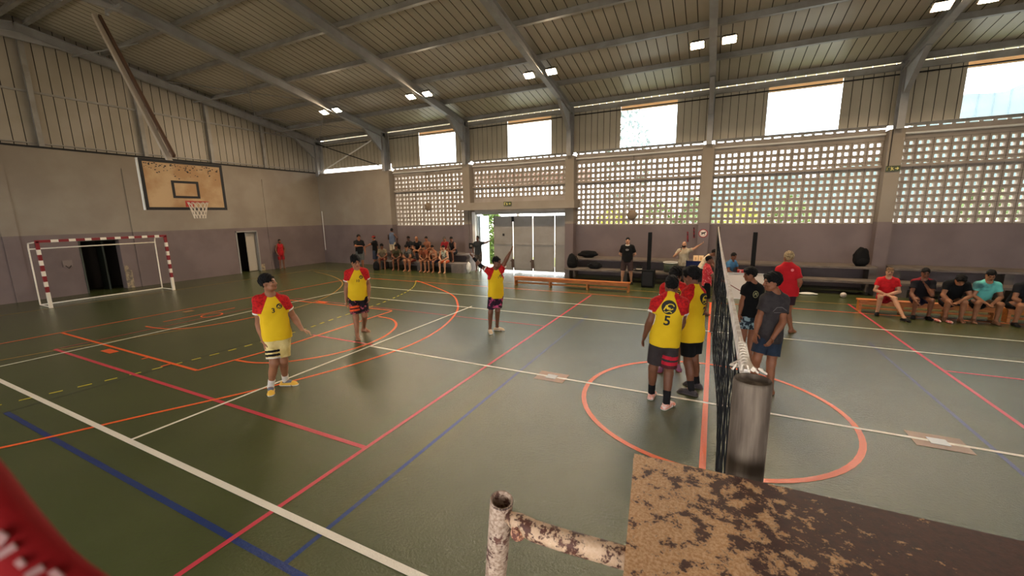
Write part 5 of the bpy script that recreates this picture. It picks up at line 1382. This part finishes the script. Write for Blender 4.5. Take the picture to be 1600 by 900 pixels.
# ---- bags, hats and small things
def lump(name, label, cat, loc, size, mt, seed, group=None, amp=.25, flatz=True):
    bm = bmesh.new(); bmesh.ops.create_icosphere(bm, subdivisions=4, radius=1)
    from mathutils import noise
    for v in bm.verts:
        n_ = noise.noise(v.co*1.4+Vector((seed, 0, 0)))*amp+noise.noise(v.co*4+Vector((0, seed, 0)))*amp*.35
        v.co = v.co*(1+n_)
        v.co.x *= size[0]; v.co.y *= size[1]; v.co.z *= size[2]
    z0 = min(v.co.z for v in bm.verts)*.82
    for v in bm.verts: v.co.z = max(v.co.z, z0)-z0
    me = bpy.data.meshes.new(name); bm.to_mesh(me); bm.free(); me.materials.append(mt)
    me.polygons.foreach_set('use_smooth', [True]*len(me.polygons))
    o = bpy.data.objects.new(name, me); C.objects.link(o); o.location = loc
    return tag(o, label, cat, group)
def backpack(label, loc, yaw, sc=1.0, group='black bags'):
    b = lump('backpack', label, 'bag', loc, (.17*sc, .12*sc, .26*sc), M_blackc, loc[0], group, .16)
    for v in b.data.vertices:
        k = v.co.z/(.5*sc); v.co.x = max(-.155*sc, min(.155*sc, v.co.x*1.15))*(1.08-.38*k*k); v.co.y *= 1.1-.3*k
    m = MB(); m.tube([(-.07*sc, .1*sc, .38*sc), (-.1*sc, .17*sc, .28*sc), (-.09*sc, .13*sc, .08*sc)], .014*sc, 6); m.tube([(.07*sc, .1*sc, .38*sc), (.1*sc, .17*sc, .28*sc), (.09*sc, .13*sc, .08*sc)], .014*sc, 6); m.build('strap', M_black, b, smooth=True)
    q = lump('pocket', None, None, (0, -.09*sc, .04*sc), (.13*sc, .06*sc, .10*sc), M_blackc, loc[0]+3, None, .08); q.parent = b
    b.rotation_euler = (0, 0, yaw); return b
backpack('black backpack on the floor beside the friend in red cap', (-16.0, 16.1, 0), .4)
backpack('black backpack on the ledge behind the standing child', (-15.95, 17.75, .86), .2)
backpack('black backpack at the door end of the concrete bench', (-5.45, 16.95, .47), -.3, 1.35)
backpack('black backpack leaning by the pillar left of the red shirted youth', (4.55, 17.62, .86-.39), .2, 1.3).location.z = .86
lump('jacket', 'black jacket heaped on the upper ledge near the metal door', 'jacket', (-4.95, 17.62, .86), (.42, .2, .17), M_blackc, 2.2)
lump('duffel_bag', 'black soft bag lying on the lower concrete seat', 'bag', (-4.45, 16.95, .47), (.28, .17, .15), M_blackc, 5.1)
ht = empty('sun_hat', 'dark sun hat with pale band lying on the concrete seat', 'hat')
m = MB(); m.lathe([(.001, .19), (.07, .185), (.105, .15), (.115, .05), (.2, .02), (.24, .012), (.24, .004), (.1, .01)], (-2.62, 16.92, .472), 24); m.build('crown', M_blackc, ht, smooth=True)
m = MB(); m.lathe([(.118, .055), (.113, .10), (.116, .10), (.121, .055)], (-2.62, 16.92, .472), 24); m.build('band', mat('hat_band', (170, 164, 156), .8), ht, smooth=True)
bm = bmesh.new(); bmesh.ops.create_uvsphere(bm, u_segments=20, v_segments=12, radius=.085); me = bpy.data.meshes.new('ball'); bm.to_mesh(me); bm.free(); me.materials.append(mat('ball_white', (220, 208, 200), .5, col2=(190, 180, 176), scale=9)); me.polygons.foreach_set('use_smooth', [True]*len(me.polygons))
bl = bpy.data.objects.new('ball', me); C.objects.link(bl); bl.location = (3.84, 16.1, .085); tag(bl, 'small white ball on the floor near the right bench', 'ball')
lump('cloth_rag', 'crumpled white cloth on the floor behind the red shirted player', 'cloth', (2.95, 16.3, .003), (.24, .12, .035), M_whitem, 8.3)
lump('carrier_bag', 'white carrier bag hanging at the end of the crowded bench', 'bag', (-10.72, 16.9, .02), (.12, .08, .26), M_whitem, 4.4)
for k, (x, y) in enumerate(((5.12, 13.42), (5.32, 13.38))):
    lump('sandal', ('left' if k == 0 else 'right')+' one of a pair of red and white sandals under the bench', 'sandal', (x, y, .002), (.05, .12, .03), mat('sandal_red', (170, 50, 50), .7, col2=(220, 190, 184), scale=14), k*2.0, 'pair of sandals')
# stick in the linesman's hand, microphone, phone
m = MB(); m.tube([(.38, 12.02, .93), (.78, 11.97, .70)], .011, 8); tag(m.build('stick', mat('stick_red', (120, 50, 44), .6)), 'thin dark red stick pointing down beside the net', 'stick')
m = MB(); m.tube([(-1.05, 16.05, 1.36), (-1.03, 16.09, 1.47)], .014, 8); m.lathe([(.001, .03), (.022, .02), (.024, 0), (.001, -.02)], (-1.03, 16.09, 1.49), 12); tag(m.build('microphone', M_black), 'black microphone held by the bald man', 'microphone')
m = MB(); m.box((6.52, 13.50, .575), (6.60, 13.515, .72)); tag(m.build('phone', M_black, bevel=.003), 'dark phone in the hands of the youth at the right edge', 'phone')

# ---- marks on the walls
def exit_sign(x, y, z, label, w_=.34, h_=.17):
    s = empty('exit_sign', label, 'sign', 'exit signs')
    m = MB(); m.box((x-w_/2, y-.03, z-h_/2), (x+w_/2, y, z+h_/2)); m.build('case', mat('sign_olive', (58, 66, 34), .5), s)
    m = MB(); yy = y-.032; k = h_/.17
    def seg(a, b, wd=.02): m.beam((x+a[0]*k, yy, z+a[1]*k), (x+b[0]*k, yy, z+b[1]*k), wd*k, .003, (0, 1, 0))
    seg((-.13, -.05), (-.13, .05), .025); seg((-.13, .05), (-.09, .05))
    seg((-.05, .035), (-.02, -.01), .03); seg((-.02, -.01), (-.05, -.055)); seg((-.02, -.01), (.02, -.045)); seg((-.04, .02), (.01, .02))
    seg((.05, 0), (.13, 0), .025); seg((.095, .035), (.135, 0)); seg((.095, -.035), (.135, 0))
    m.lathe([(.001, 0), (.016, 0), (.016, .003)], (x-.05, yy, z+.06), 10)
    m.build('pictogram', mat('sign_yellow', (222, 208, 120), .5), s)
exit_sign(-8.87, 17.62, 3.30, 'exit sign with running figure and arrow on the lintel over the metal door', .40, .20)
exit_sign(5.15, 17.998, 4.07, 'exit sign with running figure and arrow high on the right pillar', .36, .18)
sg = empty('prohibition_sign', 'round red ringed no dogs sign on the pillar behind the net', 'sign')
def vdisc(x, y, z, r, n=28): return [(x+r*math.cos(2*PI*i/n), y, z+r*math.sin(2*PI*i/n)) for i in range(n)]
m = MB(); m.face(vdisc(-.38, 17.99, 1.93, .17)); pl = m.build('disc', mat('sign_white', (226, 206, 190), .5), sg)
m = MB()
for i in range(28):
    a, b = 2*PI*i/28, 2*PI*(i+1)/28
    m.face([(-.38+r_*math.cos(t_), 17.985, 1.93+r_*math.sin(t_)) for r_, t_ in ((.17, a), (.17, b), (.135, b), (.135, a))])
m.build('ring', mat('sign_red', (150, 40, 40), .5), sg)
m = MB(); q = lambda a, b, w_: m.beam((-.38+a[0], 17.982, 1.93+a[1]), (-.38+b[0], 17.982, 1.93+b[1]), w_, .003, (0, 1, 0))
q((-.06, .01), (.06, .02), .055); q((.06, .03), (.09, .065), .04); q((-.05, 0), (-.07, -.07), .02); q((.05, 0), (.06, -.07), .02); q((-.06, .03), (-.1, .06), .015); q((-.02, 0), (-.02, -.06), .02)
m.build('dog_figure', M_print, sg)
for (x, z, lab) in ((-.93, 1.78, 'longer dark red pennant on the wall left of the sign pillar'), (-.70, 1.95, 'short dark red pennant against the sign pillar')):
    m = MB(); m.hexa([(x-.05, 18.37, z-.22), (x+.02, 18.37, z-.22), (x+.02, 18.39, z-.22), (x-.05, 18.39, z-.22), (x-.07, 18.37, z+.2), (x-.02, 18.37, z+.2), (x-.02, 18.39, z+.2), (x-.07, 18.39, z+.2)])
    tag(m.build('pennant', mat('pennant_red', (130, 28, 36), .8, col2=(40, 24, 30), scale=7)), lab, 'pennant', 'pennants on the wall')
for (x, z, r, lab) in ((-14.12, 3.29, .22, 'round brown disc hanging on a wire in the corner screen'), (-3.23, 2.69, .21, 'round brown disc hanging on a wire in the middle screen')):
    s = empty('hanging_disc', lab, 'disc', 'discs hanging on the block screens')
    m = MB(); m.lathe([(.001, -.03), (r*.8, -.025), (r, 0), (r*.8, .03), (.001, .045)], (0, 0, 0), 24); d_ = m.build('disc', mat('disc_brown', (122, 104, 84), .7), s, smooth=True); d_.location = (x, YC-.06, z); d_.rotation_euler = (PI/2, 0, 0)
    m = MB(); m.tube([(x, YC-.06, z+r), (x, YC-.06, 5.2)], .008, 5); m.build('wire', M_dark, s)
m = MB(); m.box((-11.3, 17.9, 1.1), (-11.02, 17.999, 1.38)); sw = tag(m.build('switch_box', M_black, bevel=.01), 'black switch box on the pillar left of the doorway', 'box')
m = MB(); m.box((-11.22, 17.885, 1.2), (-11.1, 17.9, 1.3)); m.build('switch', mat('switch_grey', (120, 112, 104), .5), sw)
m = MB(); m.box((XL, 6.28, 1.12), (XL+.03, 6.55, 1.36)); wbx = tag(m.build('junction_box', mat('junk_grey', (126, 112, 106), .7)), 'broken junction box on the wall left of the dark doorway', 'box')
m = MB(); m.tube([(XL+.03, 6.35, 1.16), (XL+.05, 6.42, 1.05), (XL+.03, 6.5, 1.15)], .012, 6); m.build('loose_wire', M_dark, wbx)
m = MB(); m.tube([(-21.95, 17.9, .8), (-21.95, 17.9, 2.3), (-21.98, 17.92, 3.2)], .02, 8); tag(m.build('wall_pipe', M_whitem), 'thin white pipe running down the wall beside the corner', 'pipe')
m = MB(); m.tube([(5.02, 17.97, 4.0), (5.02, 17.97, 5.3)], .012, 6); tag(m.build('cable', M_dark), 'thin dark cable running up the right pillar above the exit sign', 'cable')
m = MB(); m.tube([(-11.25, 17.96, 3.05), (-11.3, 17.94, 2.9), (-11.3, 17.96, 1.38)], .018, 6); tag(m.build('cable', M_conc), 'pale conduit down the pillar to the black switch box', 'cable')

# ---- floodlights in pairs under the frames
M_lens = mat('flood_lens', (255, 214, 150), .4, emit=(255, 226, 186), estr=LAMP)
M_hous = mat('flood_case', (70, 64, 58), .5)
where = ['first frame from the end wall', 'second frame from the end wall', 'third frame from the end wall', 'fourth frame, straight above the net', 'fifth frame at the top right']
for i in range(1, 6):
    for sd in (-1, 1):
        x = FR[i]+.43*sd; y = 14.6; z = zroof(y)-.52
        if i == 5: y = 14.75; z = zroof(y)-.55
        fl_ = empty('floodlight', ('left' if sd < 0 else 'right')+' lit floodlight of the pair on the '+where[i-1], 'floodlight', 'floodlights under the roof frames', loc=(x, y, z))
        fl_.rotation_euler = (math.radians(-24), 0, 0)
        m = MB(); m.hexa([(-.2, -.15, 0), (.2, -.15, 0), (.2, .15, 0), (-.2, .15, 0), (-.14, -.1, .11), (.14, -.1, .11), (.14, .1, .11), (-.14, .1, .11)])
        for k in range(5): m.box((-.12+.055*k, -.09, .11), (-.11+.055*k, .09, .14))
        m.build('case', M_hous, fl_)
        m = MB(); m.face([(-.175, -.125, -.004), (-.175, .125, -.004), (.175, .125, -.004), (.175, -.125, -.004)]); m.build('lens', M_lens, fl_)
        m = MB(); m.tube([(-.21, 0, .03), (-.21, 0, .16), (.21, 0, .16), (.21, 0, .03)], .012, 6); m.tube([(0, 0, .16), (-sd*.33, .12, .30)], .02, 6); m.build('bracket', M_steeld, fl_)

# ================================================================== OUTSIDE
m = MB(); m.box((-120, 18.76, -.12), (140, 260, -.02)); m.box((-60, -60, -.12), (60, -5.82, -.02))
tag(m.build('outdoor_ground', mat('yard', (196, 188, 172), .9, col2=(176, 168, 150), scale=.6)), 'sunlit concrete yard outside the side wall', 'ground', kind='structure')
m = MB(); m.box((-30, 20.6, -.02), (30, 24.5, .03)); tag(m.build('lawn', mat('grass', (120, 140, 60), .9, col2=(150, 150, 84), scale=3)), 'strip of grass outside the doorway', 'lawn', kind='stuff')
M_leafs = [mat('leaf_yellow', (200, 198, 52), .6, col2=(128, 146, 44), scale=6), mat('leaf_green', (104, 132, 52), .6, col2=(66, 92, 36), scale=6), mat('leaf_blue', (70, 92, 80), .6, col2=(50, 72, 56), scale=5)]
def bush(x, y, r, hgt, mi, label, seed, trunk=False):
    rnd = random.Random(seed); m = MB()
    for k in range(900):
        u, v_ = rnd.uniform(0, 2*PI), rnd.uniform(-1, 1); rr = rnd.uniform(.5, 1)**.5
        c = Vector((r*rr*math.cos(u)*math.sqrt(1-v_*v_), r*rr*math.sin(u)*math.sqrt(1-v_*v_), hgt*.5*(1+v_*rr)+(1.4 if trunk else 0)))
        s = rnd.uniform(.08, .2); a = Vector((rnd.gauss(0, 1), rnd.gauss(0, 1), rnd.gauss(0, 1))).normalized(); b = a.orthogonal().normalized()
        m.face([c-a*s, c+b*s*.5, c+a*s, c-b*s*.5])
    o = empty('tree' if trunk else 'bush', label, 'tree' if trunk else 'bush', 'shrubs and trees outside', loc=(x, y, 0))
    m.build('foliage', M_leafs[mi], o)
    m = MB(); m.tube([(0, 0, 0), (.05, 0, hgt*.4+(1.2 if trunk else 0))], .09 if trunk else .05, 7); m.build('trunk' if trunk else 'stem', mat('bark', (90, 76, 62), .9), o)
bush(1.0, 21.6, 1.0, 3.3, 0, 'yellow leaved bush outside right of the sign pillar', 1)
bush(-4.9, 21.9, 1.0, 3.0, 0, 'yellow green bush outside next to the metal door', 2)
bush(-2.9, 24.9, 1.1, 3.5, 1, 'green bush outside the middle screen', 3)
bush(-.9, 23.2, .9, 3.5, 1, 'green bush outside behind the sign pillar', 4)
bush(3.2, 24.0, 1.1, 3.5, 1, 'green bush outside the right middle screen', 5)
bush(9.3, 22.2, 1.0, 3.6, 1, 'green bush outside at the right edge', 6)
bush(-11.6, 20.8, .7, 3.2, 1, 'green shrub in the bright doorway gap', 7)
bush(-5.2, 27.0, 1.5, 8.2, 2, 'tall tree showing in the middle window', 8, True)
bl_ = empty('white_building', 'pale rendered building outside the corner screen', 'building')
m = MB(); m.box((-32, 24, 0), (-17.0, 28, 6.5)); m.build('wall', mat('render_white', (236, 226, 210), .9), bl_)
sh_ = empty('open_shed', 'brown roofed shed outside above the metal door', 'shed')
m = MB(); m.hexa([(-15.5, 23.8, 4.75), (-7.5, 23.8, 4.55), (-7.5, 27, 4.9), (-15.5, 27, 5.1), (-15.5, 23.8, 5.5), (-7.5, 23.8, 5.15), (-7.5, 27, 5.6), (-15.5, 27, 5.9)]); m.build('roof', mat('shed_brown', (96, 66, 54), .8), sh_)
for x in (-15.3, -11.4, -7.7):
    m = MB(); m.box((x-.07, 24, 0), (x+.07, 24.14, 4.8)); m.build('post', M_steeld, sh_)
m = MB(); rnd = random.Random(3); prev = None
N_ = 60
for i in range(N_+1):
    x = -10+i*4.0; z = 9+31*math.exp(-((x-88)/46)**2)+2.2*math.sin(x*.13)+1.2*math.sin(x*.41); m.v += [(x, 150, -1), (x, 150+z*.4, z*.6), (x, 150+z*.8, z), (x, 150+z*2.4, -1)]
for i in range(N_):
    for k in range(3): m.f.append((4*i+k, 4*i+4+k, 4*i+5+k, 4*i+1+k)); m.m.append(0)
tag(m.build('hill', mat('hill_blue', (62, 78, 78), .9, col2=(48, 64, 62), scale=.12)), 'wooded hill far off beyond the right window', 'hill', kind='structure')
